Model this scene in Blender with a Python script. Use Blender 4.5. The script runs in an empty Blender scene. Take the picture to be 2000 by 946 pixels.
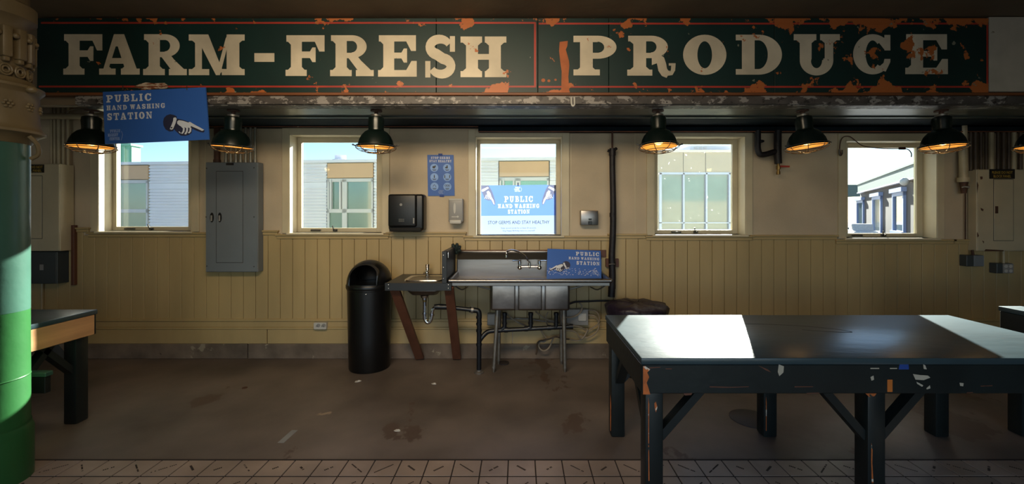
import bpy, bmesh, math, random
from mathutils import Vector, Matrix
random.seed(7)
SC = bpy.context.scene
COL = SC.collection
PI = math.pi

# ------------------------------------------------------------------ camera, sky, sun, lights, exposure
EYE = 1.58; F = 830.0; VX = 1015.0; VY = 415.0
cam_d = bpy.data.cameras.new('camera'); cam = bpy.data.objects.new('camera', cam_d); COL.objects.link(cam)
cam_d.sensor_width = 36.0; cam_d.lens = 36.0 * F / 2000.0
cam_d.shift_x = -(VX - 1000) / 2000.0; cam_d.shift_y = (VY - 473) / 2000.0
cam_d.clip_start = 0.05; cam_d.clip_end = 500
cam.location = (0, 0, EYE); cam.rotation_euler = (PI / 2, 0, 0)
SC.camera = cam

w = bpy.data.worlds.new('World'); SC.world = w; w.use_nodes = True
nt = w.node_tree; nt.nodes.clear()
sky = nt.nodes.new('ShaderNodeTexSky'); sky.sky_type = 'NISHITA'; sky.sun_disc = False
sky.sun_elevation = math.radians(22.0); sky.sun_rotation = math.atan2(0.455, 1.0)
sky.air_density = 1.0; sky.dust_density = 0.25; sky.ozone_density = 4.0; sky.altitude = 10
bg = nt.nodes.new('ShaderNodeBackground'); bg.inputs['Strength'].default_value = 0.25
wo = nt.nodes.new('ShaderNodeOutputWorld')
nt.links.new(sky.outputs[0], bg.inputs['Color']); nt.links.new(bg.outputs[0], wo.inputs['Surface'])

sd = bpy.data.lights.new('sun', 'SUN'); so = bpy.data.objects.new('sun', sd); COL.objects.link(so)
sd.energy = 34.0; sd.angle = math.radians(0.6); sd.color = (1.0, 0.955, 0.88)
so.rotation_euler = Vector((-0.455, -1.0, -0.45)).to_track_quat('-Z', 'Y').to_euler()
so.location = (6, 12, 9)

def area(name, loc, target, sx, sy, energy, color, spread=180):
    d = bpy.data.lights.new(name, 'AREA'); d.shape = 'RECTANGLE'; d.size = sx; d.size_y = sy
    d.energy = energy; d.color = color; d.spread = math.radians(spread)
    o = bpy.data.objects.new(name, d); COL.objects.link(o); o.location = loc
    o.rotation_euler = (Vector(target) - Vector(loc)).to_track_quat('-Z', 'Y').to_euler()
    return o
# area lights: daylight from the hall's open side, plus an unseen warm fill added overhead
area('hall_daylight', (0.0, -2.9, 1.6), (0.0, 4.0, 1.0), 5.5, 2.2, 44, (0.76, 0.86, 1.0))
area('hall_warm_fill', (-0.7, 1.3, 3.1), (-0.7, 4.6, 1.35), 2.2, 0.6, 46, (1.0, 0.80, 0.54), 120)

vs = SC.view_settings
SC.display_settings.display_device = 'sRGB'
vs.view_transform = 'Standard'; vs.look = 'None'; vs.exposure = 0.0; vs.gamma = 1.0; vs.use_curve_mapping = False

# ------------------------------------------------------------------ helpers: materials
def srgb(c):
    if isinstance(c, str):
        c = c.lstrip('#'); c = [int(c[i:i + 2], 16) / 255 for i in (0, 2, 4)]
    return tuple((x / 12.92 if x <= 0.04045 else ((x + 0.055) / 1.055) ** 2.4) for x in c)

def mat(name, color, rough=0.6, metal=0.0, vary=(6.0, 0.12), bump=None, chips=None, spec=0.5, stretch=None, coat=0.0):
    """color sRGB hex; vary=(scale, amount); bump=(scale, distance); chips=[(hex, scale, threshold[, stretch])]"""
    m = bpy.data.materials.new(name); m.use_nodes = True
    t = m.node_tree; N = t.nodes; L = t.links
    b = N['Principled BSDF']
    b.inputs['Roughness'].default_value = rough; b.inputs['Metallic'].default_value = metal
    b.inputs['Specular IOR Level'].default_value = spec
    if coat: b.inputs['Coat Weight'].default_value = coat; b.inputs['Coat Roughness'].default_value = 0.15
    geo = N.new('ShaderNodeNewGeometry')
    mp = N.new('ShaderNodeMapping'); L.new(geo.outputs['Position'], mp.inputs['Vector'])
    if stretch: mp.inputs['Scale'].default_value = stretch
    c = srgb(color)
    nz = N.new('ShaderNodeTexNoise'); nz.inputs['Scale'].default_value = vary[0]; nz.inputs['Detail'].default_value = 5
    L.new(mp.outputs[0], nz.inputs['Vector'])
    rp = N.new('ShaderNodeValToRGB')
    a = vary[1]
    rp.color_ramp.elements[0].position = 0.3; rp.color_ramp.elements[1].position = 0.7
    rp.color_ramp.elements[0].color = (*[max(0, x * (1 - a)) for x in c], 1)
    rp.color_ramp.elements[1].color = (*[min(1, x * (1 + a)) for x in c], 1)
    L.new(nz.outputs['Fac'], rp.inputs['Fac'])
    out = rp.outputs['Color']
    for k, ch in enumerate(chips or []):
        n2 = N.new('ShaderNodeTexNoise'); n2.inputs['Scale'].default_value = ch[1]; n2.inputs['Detail'].default_value = 6
        n2.inputs['Roughness'].default_value = 0.6
        m2 = N.new('ShaderNodeMapping'); m2.inputs['Location'].default_value = (3.1 * k + 1.7, 5.3 * k, 2.9 * k)
        if len(ch) > 3: m2.inputs['Scale'].default_value = ch[3]
        L.new(geo.outputs['Position'], m2.inputs['Vector']); L.new(m2.outputs[0], n2.inputs['Vector'])
        r2 = N.new('ShaderNodeValToRGB'); r2.color_ramp.elements[0].position = ch[2]; r2.color_ramp.elements[1].position = ch[2] + 0.015
        L.new(n2.outputs['Fac'], r2.inputs['Fac'])
        mx = N.new('ShaderNodeMix'); mx.data_type = 'RGBA'
        L.new(r2.outputs['Color'], mx.inputs['Factor']); L.new(out, mx.inputs[6]); mx.inputs[7].default_value = (*srgb(ch[0]), 1)
        out = mx.outputs[2]
    L.new(out, b.inputs['Base Color'])
    if bump:
        n3 = N.new('ShaderNodeTexNoise'); n3.inputs['Scale'].default_value = bump[0]; n3.inputs['Detail'].default_value = 6
        L.new(mp.outputs[0], n3.inputs['Vector'])
        bp = N.new('ShaderNodeBump'); bp.inputs['Distance'].default_value = bump[1]; bp.inputs['Strength'].default_value = 0.6
        L.new(n3.outputs['Fac'], bp.inputs['Height']); L.new(bp.outputs[0], b.inputs['Normal'])
    return m

def emit(name, color, strength):
    m = bpy.data.materials.new(name); m.use_nodes = True; b = m.node_tree.nodes['Principled BSDF']
    b.inputs['Base Color'].default_value = (*srgb(color), 1)
    b.inputs['Emission Color'].default_value = (*srgb(color), 1); b.inputs['Emission Strength'].default_value = strength
    return m

def glass_mat(name, tint=(0.93, 0.97, 0.96), dirt=0.0):
    m = bpy.data.materials.new(name); m.use_nodes = True; t = m.node_tree; N = t.nodes; L = t.links; N.clear()
    o = N.new('ShaderNodeOutputMaterial'); tr = N.new('ShaderNodeBsdfTransparent'); tr.inputs[0].default_value = (*tint, 1)
    gl = N.new('ShaderNodeBsdfGlossy'); gl.inputs['Roughness'].default_value = 0.02
    fr = N.new('ShaderNodeFresnel'); fr.inputs['IOR'].default_value = 1.3
    mx = N.new('ShaderNodeMixShader'); L.new(fr.outputs[0], mx.inputs[0]); L.new(tr.outputs[0], mx.inputs[1]); L.new(gl.outputs[0], mx.inputs[2])
    last = mx.outputs[0]
    if dirt:
        tl = N.new('ShaderNodeBsdfTranslucent'); tl.inputs[0].default_value = (0.9, 0.9, 0.9, 1)
        g = N.new('ShaderNodeNewGeometry')
        v = N.new('ShaderNodeTexNoise'); v.inputs['Scale'].default_value = 34; v.inputs['Detail'].default_value = 4; L.new(g.outputs['Position'], v.inputs['Vector'])
        r = N.new('ShaderNodeValToRGB'); r.color_ramp.elements[0].position = 0.70; r.color_ramp.elements[1].position = 0.75
        r.color_ramp.elements[0].color = (0.012, 0.012, 0.012, 1); r.color_ramp.elements[1].color = (dirt, dirt, dirt, 1)
        L.new(v.outputs['Fac'], r.inputs['Fac'])
        m2 = N.new('ShaderNodeMixShader'); L.new(r.outputs['Color'], m2.inputs[0]); L.new(last, m2.inputs[1]); L.new(tl.outputs[0], m2.inputs[2]); last = m2.outputs[0]
    L.new(last, o.inputs['Surface'])
    return m

# ------------------------------------------------------------------ helpers: geometry
def Wp(px, py, y):
    """the point at depth y (metres in front of the camera position) that the photo shows at px, py"""
    return Vector(((px - VX) * y / F, y, EYE - (py - VY) * y / F))

class MB:
    def __init__(s): s.bm = bmesh.new()
    def _new(s, fn):
        b = bmesh.new(); fn(b)
        me = bpy.data.meshes.new('t'); b.to_mesh(me); b.free(); s.bm.from_mesh(me); bpy.data.meshes.remove(me); return s
    def box(s, x0, x1, y0, y1, z0, z1, bev=0.0, seg=1, rot=None, piv=None):
        def fn(b):
            bmesh.ops.create_cube(b, size=1)
            for v in b.verts:
                v.co = Vector(((x0 + x1) / 2 + v.co.x * abs(x1 - x0), (y0 + y1) / 2 + v.co.y * abs(y1 - y0), (z0 + z1) / 2 + v.co.z * abs(z1 - z0)))
            if bev: bmesh.ops.bevel(b, geom=b.edges[:], offset=bev, segments=seg, affect='EDGES', profile=0.5)
            if rot is not None:
                p = Vector(piv) if piv is not None else Vector(((x0 + x1) / 2, (y0 + y1) / 2, (z0 + z1) / 2))
                bmesh.ops.rotate(b, verts=b.verts[:], cent=p, matrix=rot)
        return s._new(fn)
    def beam(s, p0, p1, w, t, up=(0, 0, 1), bev=0.0):
        """rectangular bar from p0 to p1; w across, t along up"""
        p0 = Vector(p0); p1 = Vector(p1); d = (p1 - p0); L = d.length; d.normalize()
        u = Vector(up); side = d.cross(u)
        if side.length < 1e-4: side = d.cross(Vector((0, 1, 0)))
        side.normalize(); u = side.cross(d).normalized()
        def fn(b):
            bmesh.ops.create_cube(b, size=1)
            for v in b.verts:
                v.co = Vector((v.co.x * w, v.co.y * L, v.co.z * t))
            if bev: bmesh.ops.bevel(b, geom=b.edges[:], offset=bev, segments=1, affect='EDGES', profile=0.5)
            M = Matrix((side, d, u)).transposed()
            c = (p0 + p1) / 2
            for v in b.verts: v.co = M @ v.co + c
        return s._new(fn)
    def cyl(s, p0, p1, r0, r1=None, n=20, caps=True):
        p0 = Vector(p0); p1 = Vector(p1); r1 = r0 if r1 is None else r1
        return s.lathe([(r0, 0), (r1, (p1 - p0).length)], p0, p1 - p0, n, caps)
    def lathe(s, prof, c, axis=(0, 0, 1), n=28, caps=True, sweep=None):
        c = Vector(c); a = Vector(axis).normalized()
        u = a.orthogonal().normalized(); v = a.cross(u)
        if abs(a.z) > 0.999: u = Vector((1, 0, 0)); v = a.cross(u)
        rings = []
        for r, h in prof:
            rings.append([s.bm.verts.new(c + a * h + (u * math.cos(2 * PI * k / n) + v * math.sin(2 * PI * k / n)) * max(r, 1e-4)) for k in range(n)])
        for i in range(len(rings) - 1):
            for k in range(n):
                s.bm.faces.new((rings[i][k], rings[i][(k + 1) % n], rings[i + 1][(k + 1) % n], rings[i + 1][k]))
        if caps:
            s.bm.faces.new(list(reversed(rings[0]))); s.bm.faces.new(rings[-1])
        return s
    def tube(s, pts, r, n=10, smooth=3, closed=False):
        P = [Vector(p) for p in pts]
        if smooth and len(P) > 2: P = catmull(P, smooth, closed)
        m = len(P); rings = []; prev = None
        for i, p in enumerate(P):
            if closed: d = P[(i + 1) % m] - P[i - 1]
            else: d = (P[min(i + 1, m - 1)] - P[max(i - 1, 0)])
            d.normalize()
            if prev is None: u = d.orthogonal().normalized()
            else:
                u = prev - d * prev.dot(d)
                u = u.normalized() if u.length > 1e-6 else d.orthogonal().normalized()
            prev = u; v = d.cross(u)
            rr = r(i / (m - 1)) if callable(r) else r
            rings.append([s.bm.verts.new(p + (u * math.cos(2 * PI * k / n) + v * math.sin(2 * PI * k / n)) * rr) for k in range(n)])
        rng = range(m) if closed else range(m - 1)
        for i in rng:
            a, b = rings[i], rings[(i + 1) % m]
            for k in range(n): s.bm.faces.new((a[k], a[(k + 1) % n], b[(k + 1) % n], b[k]))
        if not closed:
            s.bm.faces.new(list(reversed(rings[0]))); s.bm.faces.new(rings[-1])
        return s
    def prism(s, pts, d):
        """closed 3-D polygon extruded by vector d"""
        d = Vector(d)
        a = [s.bm.verts.new(Vector(p)) for p in pts]; b = [s.bm.verts.new(Vector(p) + d) for p in pts]
        n = len(a)
        s.bm.faces.new(a); s.bm.faces.new(list(reversed(b)))
        for i in range(n): s.bm.faces.new((a[i], b[i], b[(i + 1) % n], a[(i + 1) % n]))
        return s
    def face(s, pts):
        s.bm.faces.new([s.bm.verts.new(Vector(p)) for p in pts]); return s
    def ball(s, c, rx, ry=None, rz=None, n=16):
        ry = rx if ry is None else ry; rz = rx if rz is None else rz
        def fn(b):
            bmesh.ops.create_uvsphere(b, u_segments=n, v_segments=max(6, n // 2), radius=1)
            for v in b.verts: v.co = Vector((v.co.x * rx + c[0], v.co.y * ry + c[1], v.co.z * rz + c[2]))
        return s._new(fn)
    def build(s, name, m, parent=None, smooth=35, origin=None, recalc=True):
        if recalc: bmesh.ops.recalc_face_normals(s.bm, faces=s.bm.faces[:])
        if parent is not None: o0 = parent_world(parent)
        elif origin is not None: o0 = Vector(origin)
        else:
            xs = [v.co for v in s.bm.verts]
            o0 = Vector(((min(v.x for v in xs) + max(v.x for v in xs)) / 2, (min(v.y for v in xs) + max(v.y for v in xs)) / 2, min(v.z for v in xs)))
        for v in s.bm.verts: v.co -= o0
        me = bpy.data.meshes.new(name); s.bm.to_mesh(me); s.bm.free()
        if m is not None:
            for q in (m if isinstance(m, (list, tuple)) else [m]): me.materials.append(q)
        if smooth:
            me.shade_smooth(); me.set_sharp_from_angle(angle=math.radians(smooth))
        o = bpy.data.objects.new(name, me); COL.objects.link(o)
        if parent is not None: o.parent = parent
        else: o.location = o0
        return o

def parent_world(o):
    v = Vector((0, 0, 0))
    while o is not None: v += o.location; o = o.parent
    return v

def catmull(P, k, closed=False):
    out = []; m = len(P)
    seg = range(m) if closed else range(m - 1)
    for i in seg:
        p1 = P[i]; p2 = P[(i + 1) % m]
        p0 = P[i - 1] if (closed or i > 0) else p1 * 2 - p2
        p3 = P[(i + 2) % m] if (closed or i + 2 < m) else p2 * 2 - p1
        for j in range(k):
            t = j / k
            out.append(0.5 * ((2 * p1) + (p2 - p0) * t + (2 * p0 - 5 * p1 + 4 * p2 - p3) * t * t + (3 * p1 - p0 - 3 * p2 + p3) * t ** 3))
    if not closed: out.append(P[-1])
    return out

def tag(o, label, cat, group=None, kind=None):
    if label: o['label'] = label
    if cat: o['category'] = cat
    if group: o['group'] = group
    if kind: o['kind'] = kind
    return o
def thing(name, label, cat, loc, group=None):
    o = bpy.data.objects.new(name, None); COL.objects.link(o); o.location = loc; o.empty_display_size = 0.1
    return tag(o, label, cat, group)
def structure(o): o['kind'] = 'structure'; return o
def struct_empty(name, loc):
    o = bpy.data.objects.new(name, None); COL.objects.link(o); o.location = loc; o['kind'] = 'structure'; return o
def copy_tree(o, parent=None):
    c = o.copy(); COL.objects.link(c); c.parent = parent
    for ch in list(o.children): copy_tree(ch, c)
    return c

# ------------------------------------------------------------------ helpers: flat artwork on a plane
class Fr:
    """a flat frame: O the top-left corner, U to the right, V downward (metres), n toward the viewer"""
    def __init__(s, O, U, V):
        s.O = Vector(O); s.U = Vector(U).normalized(); s.V = Vector(V).normalized(); s.n = s.V.cross(s.U) * -1
        s.n = s.U.cross(-s.V).normalized()
        if s.n.y > 0: s.n = -s.n
    def P(s, u, v, k=0.0): return s.O + s.U * u + s.V * v + s.n * k

def flat(mb, fr, pts, lift=0.001, th=0.0006):
    mb.layer = getattr(mb, 'layer', 0) + 1; lift += (mb.layer % 60) * 0.000025
    mb.prism([fr.P(u, v, lift) for u, v in pts], -fr.n * th)
def arc(cx, cy, rx, ry, a0, a1, n=18):
    return [(cx + rx * math.cos(math.radians(a0 + (a1 - a0) * i / n)), cy + ry * math.sin(math.radians(a0 + (a1 - a0) * i / n))) for i in range(n + 1)]
def band(cx, cy, rxo, ryo, rxi, ryi, a0, a1, n=20):
    o = arc(cx, cy, rxo, ryo, a0, a1, n); i = arc(cx, cy, rxi, ryi, a0, a1, n)
    return [[o[k], o[k + 1], i[k + 1], i[k]] for k in range(n)]
def rc(x0, y0, x1, y1): return [(x0, y0), (x1, y0), (x1, y1), (x0, y1)]
def stroke(pts, w):
    out = []
    n = len(pts); L = []; R = []
    for i, p in enumerate(pts):
        a = pts[max(0, i - 1)]; b = pts[min(n - 1, i + 1)]
        dx, dy = b[0] - a[0], b[1] - a[1]; l = math.hypot(dx, dy) or 1
        ww = w(i / (n - 1)) if callable(w) else w
        nx, ny = -dy / l * ww / 2, dx / l * ww / 2
        L.append((p[0] + nx, p[1] + ny)); R.append((p[0] - nx, p[1] - ny))
    return [[L[i], L[i + 1], R[i + 1], R[i]] for i in range(n - 1)]

S = 0.27; T = 0.15      # stem and slab thickness of the slab-serif letters, height 1, y upward
def brk(x, y, dx, dy): return [(x, y), (x + dx, y), (x, y + dy)]
def foot(x0, x1, sx0, sx1):   # slab foot with brackets
    return [rc(x0, 0, x1, T), brk(sx0, T, -0.07, 0.07), brk(sx1, T, 0.07, 0.07)]
def head(x0, x1, sx0, sx1):
    return [rc(x0, 1 - T, x1, 1), brk(sx0, 1 - T, -0.07, -0.07), brk(sx1, 1 - T, 0.07, -0.07)]
def Fg():
    return [rc(.13, 0, .40, 1), rc(.02, .84, .96, 1), [(.72, .84), (.96, .84), (.96, .60), (.83, .60)], rc(.4, .44, .62, .60), [(.60, .44), (.60, .60), (.66, .70), (.74, .70), (.74, .34), (.66, .34)]] + foot(0, .52, .13, .40) + [brk(.13, .84, -.07, -.07)]
def Eg():
    return [rc(.13, 0, .40, 1), rc(.02, .85, .94, 1), [(.70, .85), (.94, .85), (.94, .62), (.82, .62)], rc(0, 0, .96, .16), [(.70, .16), (.96, .16), (.96, .38), (.83, .38)], rc(.4, .44, .60, .58), [(.58, .44), (.58, .58), (.64, .68), (.72, .68), (.72, .34), (.64, .34)], brk(.13, .85, -.07, -.07), brk(.13, .16, -.07, .07)]
def Ag():
    return [[(.11, T), (.24, T), (.52, 1), (.38, 1)], [(.38, 1), (.64, 1), (.96, T), (.66, T)], [(.38, 1), (.64, 1), (.58, .7), (.42, .7)], rc(.26, .27, .74, .41), rc(0, 0, .42, T), rc(.56, 0, 1.04, T), brk(.24, T, .07, .06), brk(.66, T, -.07, .06)]
def Hg():
    return [rc(.12, 0, .38, 1), rc(.62, 0, .88, 1), rc(.38, .43, .62, .57)] + foot(0, .47, .12, .38) + head(0, .47, .12, .38) + foot(.53, 1, .62, .88) + head(.53, 1, .62, .88)
def Mg():
    return [rc(.13, 0, .27, 1), rc(.78, 0, 1.04, 1), [(.13, 1), (.40, 1), (.70, .1), (.60, 0), (.56, 0)], [(.56, 0), (.64, 0), (.86, 1), (.80, 1), (.76, .9)], rc(0, 0, .42, T), rc(0, 1 - T, .30, 1), rc(.68, 0, 1.15, T), rc(.85, 1 - T, 1.15, 1), brk(.13, T, -.06, .06), brk(.13, 1 - T, -.06, -.06), brk(1.04, T, .06, .06), brk(1.04, 1 - T, .06, -.06)]
def Rg():
    return [rc(.13, 0, .40, 1), rc(.02, .86, .52, 1), rc(.4, .44, .52, .57), [(.40, .50), (.62, .50), (.98, T), (.66, T)], [(.42, .5), (.6, .56), (.76, .36), (.6, .3)], rc(.62, 0, 1.05, T)] + band(.52, .72, .36, .28, .13, .14, -90, 90) + foot(0, .52, .13, .40) + [brk(.13, .86, -.07, -.07)]
def Rc():   # the second word's R, with a curled leg
    return [rc(.13, 0, .40, 1), rc(.02, .86, .52, 1), rc(.4, .44, .52, .57)] + band(.50, .72, .36, .28, .12, .14, -90, 90) + band(.52, .26, .22, .26, .0, .02, 20, 90) + \
        stroke([(.60, .48), (.70, .40), (.73, .28), (.75, .15), (.80, .06), (.87, .03)], .19) + stroke([(.84, .04), (.93, .05), (.97, .14), (.98, .31)], .09) + [rc(.88, .25, 1.02, .31)] + foot(0, .53, .13, .40) + [brk(.13, .86, -.07, -.07)]
def Pg():
    return [rc(.15, 0, .44, 1), rc(.0, .84, .55, 1), rc(.44, .42, .55, .57)] + band(.55, .71, .43, .29, .15, .14, -90, 90) + [rc(0, 0, .60, T), brk(.15, T, -.05, .05), brk(.44, T, .05, .05)]
def Bg():
    return [rc(.13, 0, .40, 1), rc(.02, .86, .52, 1), rc(.4, .45, .54, .57), rc(.02, 0, .54, .14)] + band(.52, .735, .33, .265, .12, .13, -90, 90) + band(.54, .28, .36, .28, .14, .14, -90, 90)
def Og(): return band(.5, .5, .5, .52, .17, .35, 0, 360, 40)
def Cg():
    return band(.5, .5, .5, .52, .18, .36, 48, 312, 36) + [rc(.80, .60, .95, 1.0), [(.66, .80), (.80, .62), (.80, .92), (.70, .97)], [(.83, .05), (.95, .30), (.95, .38), (.80, .38), (.78, .28), (.62, .14)]]
def Gg():
    return band(.5, .5, .5, .52, .18, .36, 48, 320, 36) + [rc(.80, .62, .93, 1.0), [(.66, .80), (.80, .62), (.80, .92), (.70, .97)], rc(.70, 0.05, .93, .45), rc(.55, .38, 1.02, .50)]
def Dg():
    return [rc(.13, 0, .40, 1), rc(.0, .86, .48, 1), rc(.0, 0, .48, .14)] + band(.48, .5, .50, .5, .20, .36, -90, 90, 26)
def Ug():
    return [rc(.13, .38, .38, 1), rc(.66, .38, .84, 1)] + band(.485, .36, .355, .38, .12, .20, 180, 360, 26) + [rc(.13, .34, .37, .4), rc(.63, .34, .84, .4)] + head(0, .48, .13, .38) + head(.56, .98, .66, .84)
def Sg():
    up = arc(.46, .735, .27, .185, 20, 250, 16); lo = arc(.50, .275, .27, .185, 80, -160, 16)
    return stroke(up + lo, lambda t: .17 + .09 * math.sin(PI * t)) + [rc(.74, .62, .88, .99), rc(.06, .01, .20, .40)]
def Lg():
    return [rc(.13, 0, .40, 1), rc(0, 0, .92, .16), [(.68, .16), (.92, .16), (.92, .44), (.80, .44)]] + head(0, .53, .13, .40)
def Ig(): return [rc(.12, 0, .40, 1), rc(0, 0, .52, T), rc(0, 1 - T, .52, 1)]
def Tg():
    return [rc(.35, 0, .62, 1), rc(.0, .85, .97, 1), rc(0, .62, .13, .9), rc(.84, .62, .97, .9), rc(.22, 0, .75, T)]
def Ng():
    return [rc(.12, 0, .25, 1), rc(.80, .1, .94, 1), [(.05, 1), (.35, 1), (.94, .1), (.94, 0), (.76, 0)], rc(0, 0, .40, T), rc(0, 1 - T, .3, 1), rc(.66, 1 - T, 1.06, 1)]
def Wg():
    return [[(.10, 1), (.36, 1), (.50, .3), (.48, 0), (.34, 0)], [(.34, 0), (.48, 0), (.72, .9), (.62, .95)], [(.56, 1), (.80, 1), (.96, .3), (.94, 0), (.80, 0)], [(.80, 0), (.94, 0), (1.16, .9), (1.06, .95)], rc(0, 1 - T, .46, 1), rc(.50, 1 - T, .9, 1), rc(.95, 1 - T, 1.28, 1)]
def Yg():
    return [rc(.38, 0, .64, .5), [(.10, 1), (.38, 1), (.62, .5), (.62, .4), (.38, .4)], [(.76, 1), (.92, 1), (.64, .4), (.50, .4)], rc(0, 1 - T, .48, 1), rc(.62, 1 - T, 1.02, 1), rc(.24, 0, .78, T)]
def Kg():
    return [rc(.13, 0, .40, 1), [(.72, 1), (.92, 1), (.50, .48), (.40, .40), (.40, .58)], [(.46, .56), (.62, .66), (1.0, T), (.72, T)], rc(.58, 1 - T, 1.02, 1), rc(.62, 0, 1.06, T)] + foot(0, .52, .13, .40) + head(0, .52, .13, .40)
GL = {'K': (Kg, 1.06), 'F': (Fg, .96), 'E': (Eg, .96), 'A': (Ag, 1.04), 'H': (Hg, 1.0), 'M': (Mg, 1.15), 'R': (Rg, 1.05), 'Q': (Rc, 1.02), 'P': (Pg, .98), 'B': (Bg, .92),
      'O': (Og, 1.0), 'C': (Cg, .97), 'G': (Gg, 1.02), 'D': (Dg, .98), 'U': (Ug, .98), 'S': (Sg, .92), 'L': (Lg, .92), 'I': (Ig, .52), 'T': (Tg, .97),
      'N': (Ng, 1.06), 'W': (Wg, 1.28), 'Y': (Yg, 1.02)}
def glyph(mb, fr, ch, u0, u1, vtop, vbot, lift=0.0015, th=0.001):
    fn, wd = GL[ch]
    for poly in fn():
        flat(mb, fr, [(u0 + x / wd * (u1 - u0), vbot + y * (vtop - vbot)) for x, y in poly], lift, th)
def slab_text(mb, fr, text, u, v, h, width=None, align='L', lift=0.0015):
    """v is the top of the capitals"""
    adv = [0.45 if c == ' ' else GL[c][1] * 0.88 + 0.25 for c in text]
    k = (width / (sum(adv) - 0.25)) if width else h
    tot = (sum(adv) - 0.25) * k
    x = u if align == 'L' else (u - tot if align == 'R' else u - tot / 2)
    for c, a in zip(text, adv):
        if c != ' ': glyph(mb, fr, c, x, x + GL[c][1] * 0.88 * k, v, v + h, lift, 0.0006)
        x += a * k
def sans_text(fr, text, u, v, h, width=None, align='C', name='lettering', m=None, parent=None, lift=0.0015):
    """built-in font, v = baseline"""
    cu = bpy.data.curves.new('t', 'FONT'); cu.body = text; cu.size = 1.0; cu.resolution_u = 2
    to = bpy.data.objects.new('t', cu); COL.objects.link(to)
    dg = bpy.context.evaluated_depsgraph_get()
    me = bpy.data.meshes.new_from_object(to.evaluated_get(dg)); bpy.data.objects.remove(to); bpy.data.curves.remove(cu)
    xs = [p.co.x for p in me.vertices]; ys = [p.co.y for p in me.vertices]
    capw = max(xs) - min(xs); caph = 0.72
    sy = h / caph; sx = (width / capw) if width else sy
    W_ = capw * sx
    ox = u if align == 'L' else (u - W_ if align == 'R' else u - W_ / 2)
    o0 = parent_world(parent)
    for p in me.vertices:
        q = fr.P(ox + (p.co.x - min(xs)) * sx, v - p.co.y * sy, lift); p.co = q - o0
    me.name = name
    me.materials.clear(); me.materials.append(m)
    o = bpy.data.objects.new(name, me); COL.objects.link(o); o.parent = parent
    return o

# ------------------------------------------------------------------ materials
M = {}
M['plaster'] = mat('cream_plaster', '#bbaa90', 0.65, vary=(2.2, 0.12), bump=(60, 0.002))
M['trim'] = mat('cream_gloss_trim', '#c4b799', 0.4, vary=(4, 0.08), bump=(30, 0.001))
M['board'] = mat('cream_board', '#ad9669', 0.45, vary=(3, 0.12), bump=(18, 0.002), stretch=(1, 1, 0.25), chips=[('#6f5f43', 22, 0.735)])
M['curb'] = mat('concrete_curb', '#6b5d50', 0.8, vary=(3.5, 0.4), bump=(25, 0.006), chips=[('#8f8471', 5, 0.61), ('#3f342a', 11, 0.70)])
M['floor'] = mat('worn_concrete', '#665b53', 0.5, vary=(1.3, 0.42), bump=(9, 0.004), chips=[('#54443a', 1.7, 0.61, (1, .6, 1)), ('#3d3028', 26, 0.76), ('#93816d', 1.3, 0.72)])
M['tile'] = mat('pale_tile', '#958376', 0.42, vary=(3, 0.22), bump=(14, 0.002), chips=[('#5f4d43', 9, 0.72)])
M['grout'] = mat('dark_grout', '#2a211d', 0.8)
M['ceil'] = mat('brown_ceiling', '#71604a', 0.7, vary=(2, 0.15), bump=(20, 0.003))
M['white_board'] = mat('dirty_white_board', '#b0a796', 0.6, vary=(5, 0.12), chips=[('#7b6d58', 14, 0.70)])
M['soffit'] = mat('soffit_gloss', '#3e443f', 0.32, vary=(3, 0.3), bump=(12, 0.004), stretch=(.4, 1, 1), chips=[('#2c2420', 9, 0.68, (.4, 2, 1))])
M['beam'] = mat('dark_blue_beam', '#111d24', 0.8, spec=.15, vary=(4, 0.3), bump=(12, 0.003), chips=[('#5a3420', 16, 0.68, (.6, 1, 2))])
M['beam_edge'] = mat('rusty_edge', '#7a4526', 0.6, vary=(8, 0.35), chips=[('#b9a58a', 10, 0.68)])
M['orange_strip'] = mat('orange_wood_strip', '#70401f', 0.55, vary=(7, 0.25), stretch=(.3, 1, 1), bump=(20, .002))
M['peel'] = mat('peeling_grey_paint', '#4a4440', 0.5, vary=(9, 0.3), bump=(30, 0.004), chips=[('#8d8781', 13, 0.54, (.8, 1, 1.5)), ('#2b2522', 23, 0.60)])
M['red'] = mat('sign_red', '#a03323', 0.55, vary=(10, 0.2), chips=[('#b25f2d', 12, 0.62)])
M['dgreen'] = mat('dark_green_paint', '#171e1e', 0.4, vary=(4, 0.25), bump=(25, 0.002), chips=[('#7f5a36', 19, 0.745), ('#56655f', 27, 0.74)])
M['dgreen_top'] = mat('green_table_top', '#35454b', 0.30, vary=(2.5, 0.3), bump=(16, 0.0025), stretch=(.5, 1.4, 1), chips=[('#5d6b62', 30, 0.74, (.3, 2, 1))])
M['rawwood'] = mat('raw_wood', '#cf9767', 0.5, vary=(5, 0.22), stretch=(1, .3, 3), bump=(14, 0.002), chips=[('#6e3d22', 6, 0.66, (1, .7, 1.6))])
M['worn'] = mat('bare_orange_wood', '#b8622a', 0.6, vary=(14, 0.35), chips=[('#d8cdbb', 24, 0.60), ('#23302c', 20, .62)])
M['column_up'] = mat('column_teal_paint', '#37594c', 0.3, vary=(3, 0.15), bump=(9, 0.004))
M['column_low'] = mat('column_green_paint', '#25582c', 0.3, vary=(3, 0.12), bump=(9, 0.004), chips=[('#9fb49a', 12, 0.74)])
M['cream_iron'] = mat('cream_cast_iron', '#6c5c3f', 0.45, vary=(5, 0.15), bump=(15, 0.004))
M['panel_grey'] = mat('electric_grey', '#6d747a', 0.45, vary=(3, 0.06), chips=[('#2e3134', 30, 0.78)])
M['panel_dark'] = mat('dark_grey_metal', '#3b4143', 0.45, vary=(3, 0.1))
M['panel_cream'] = mat('cream_metal', '#b4a88d', 0.45, vary=(4, 0.08), chips=[('#3a2c20', 17, 0.745)])
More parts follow.
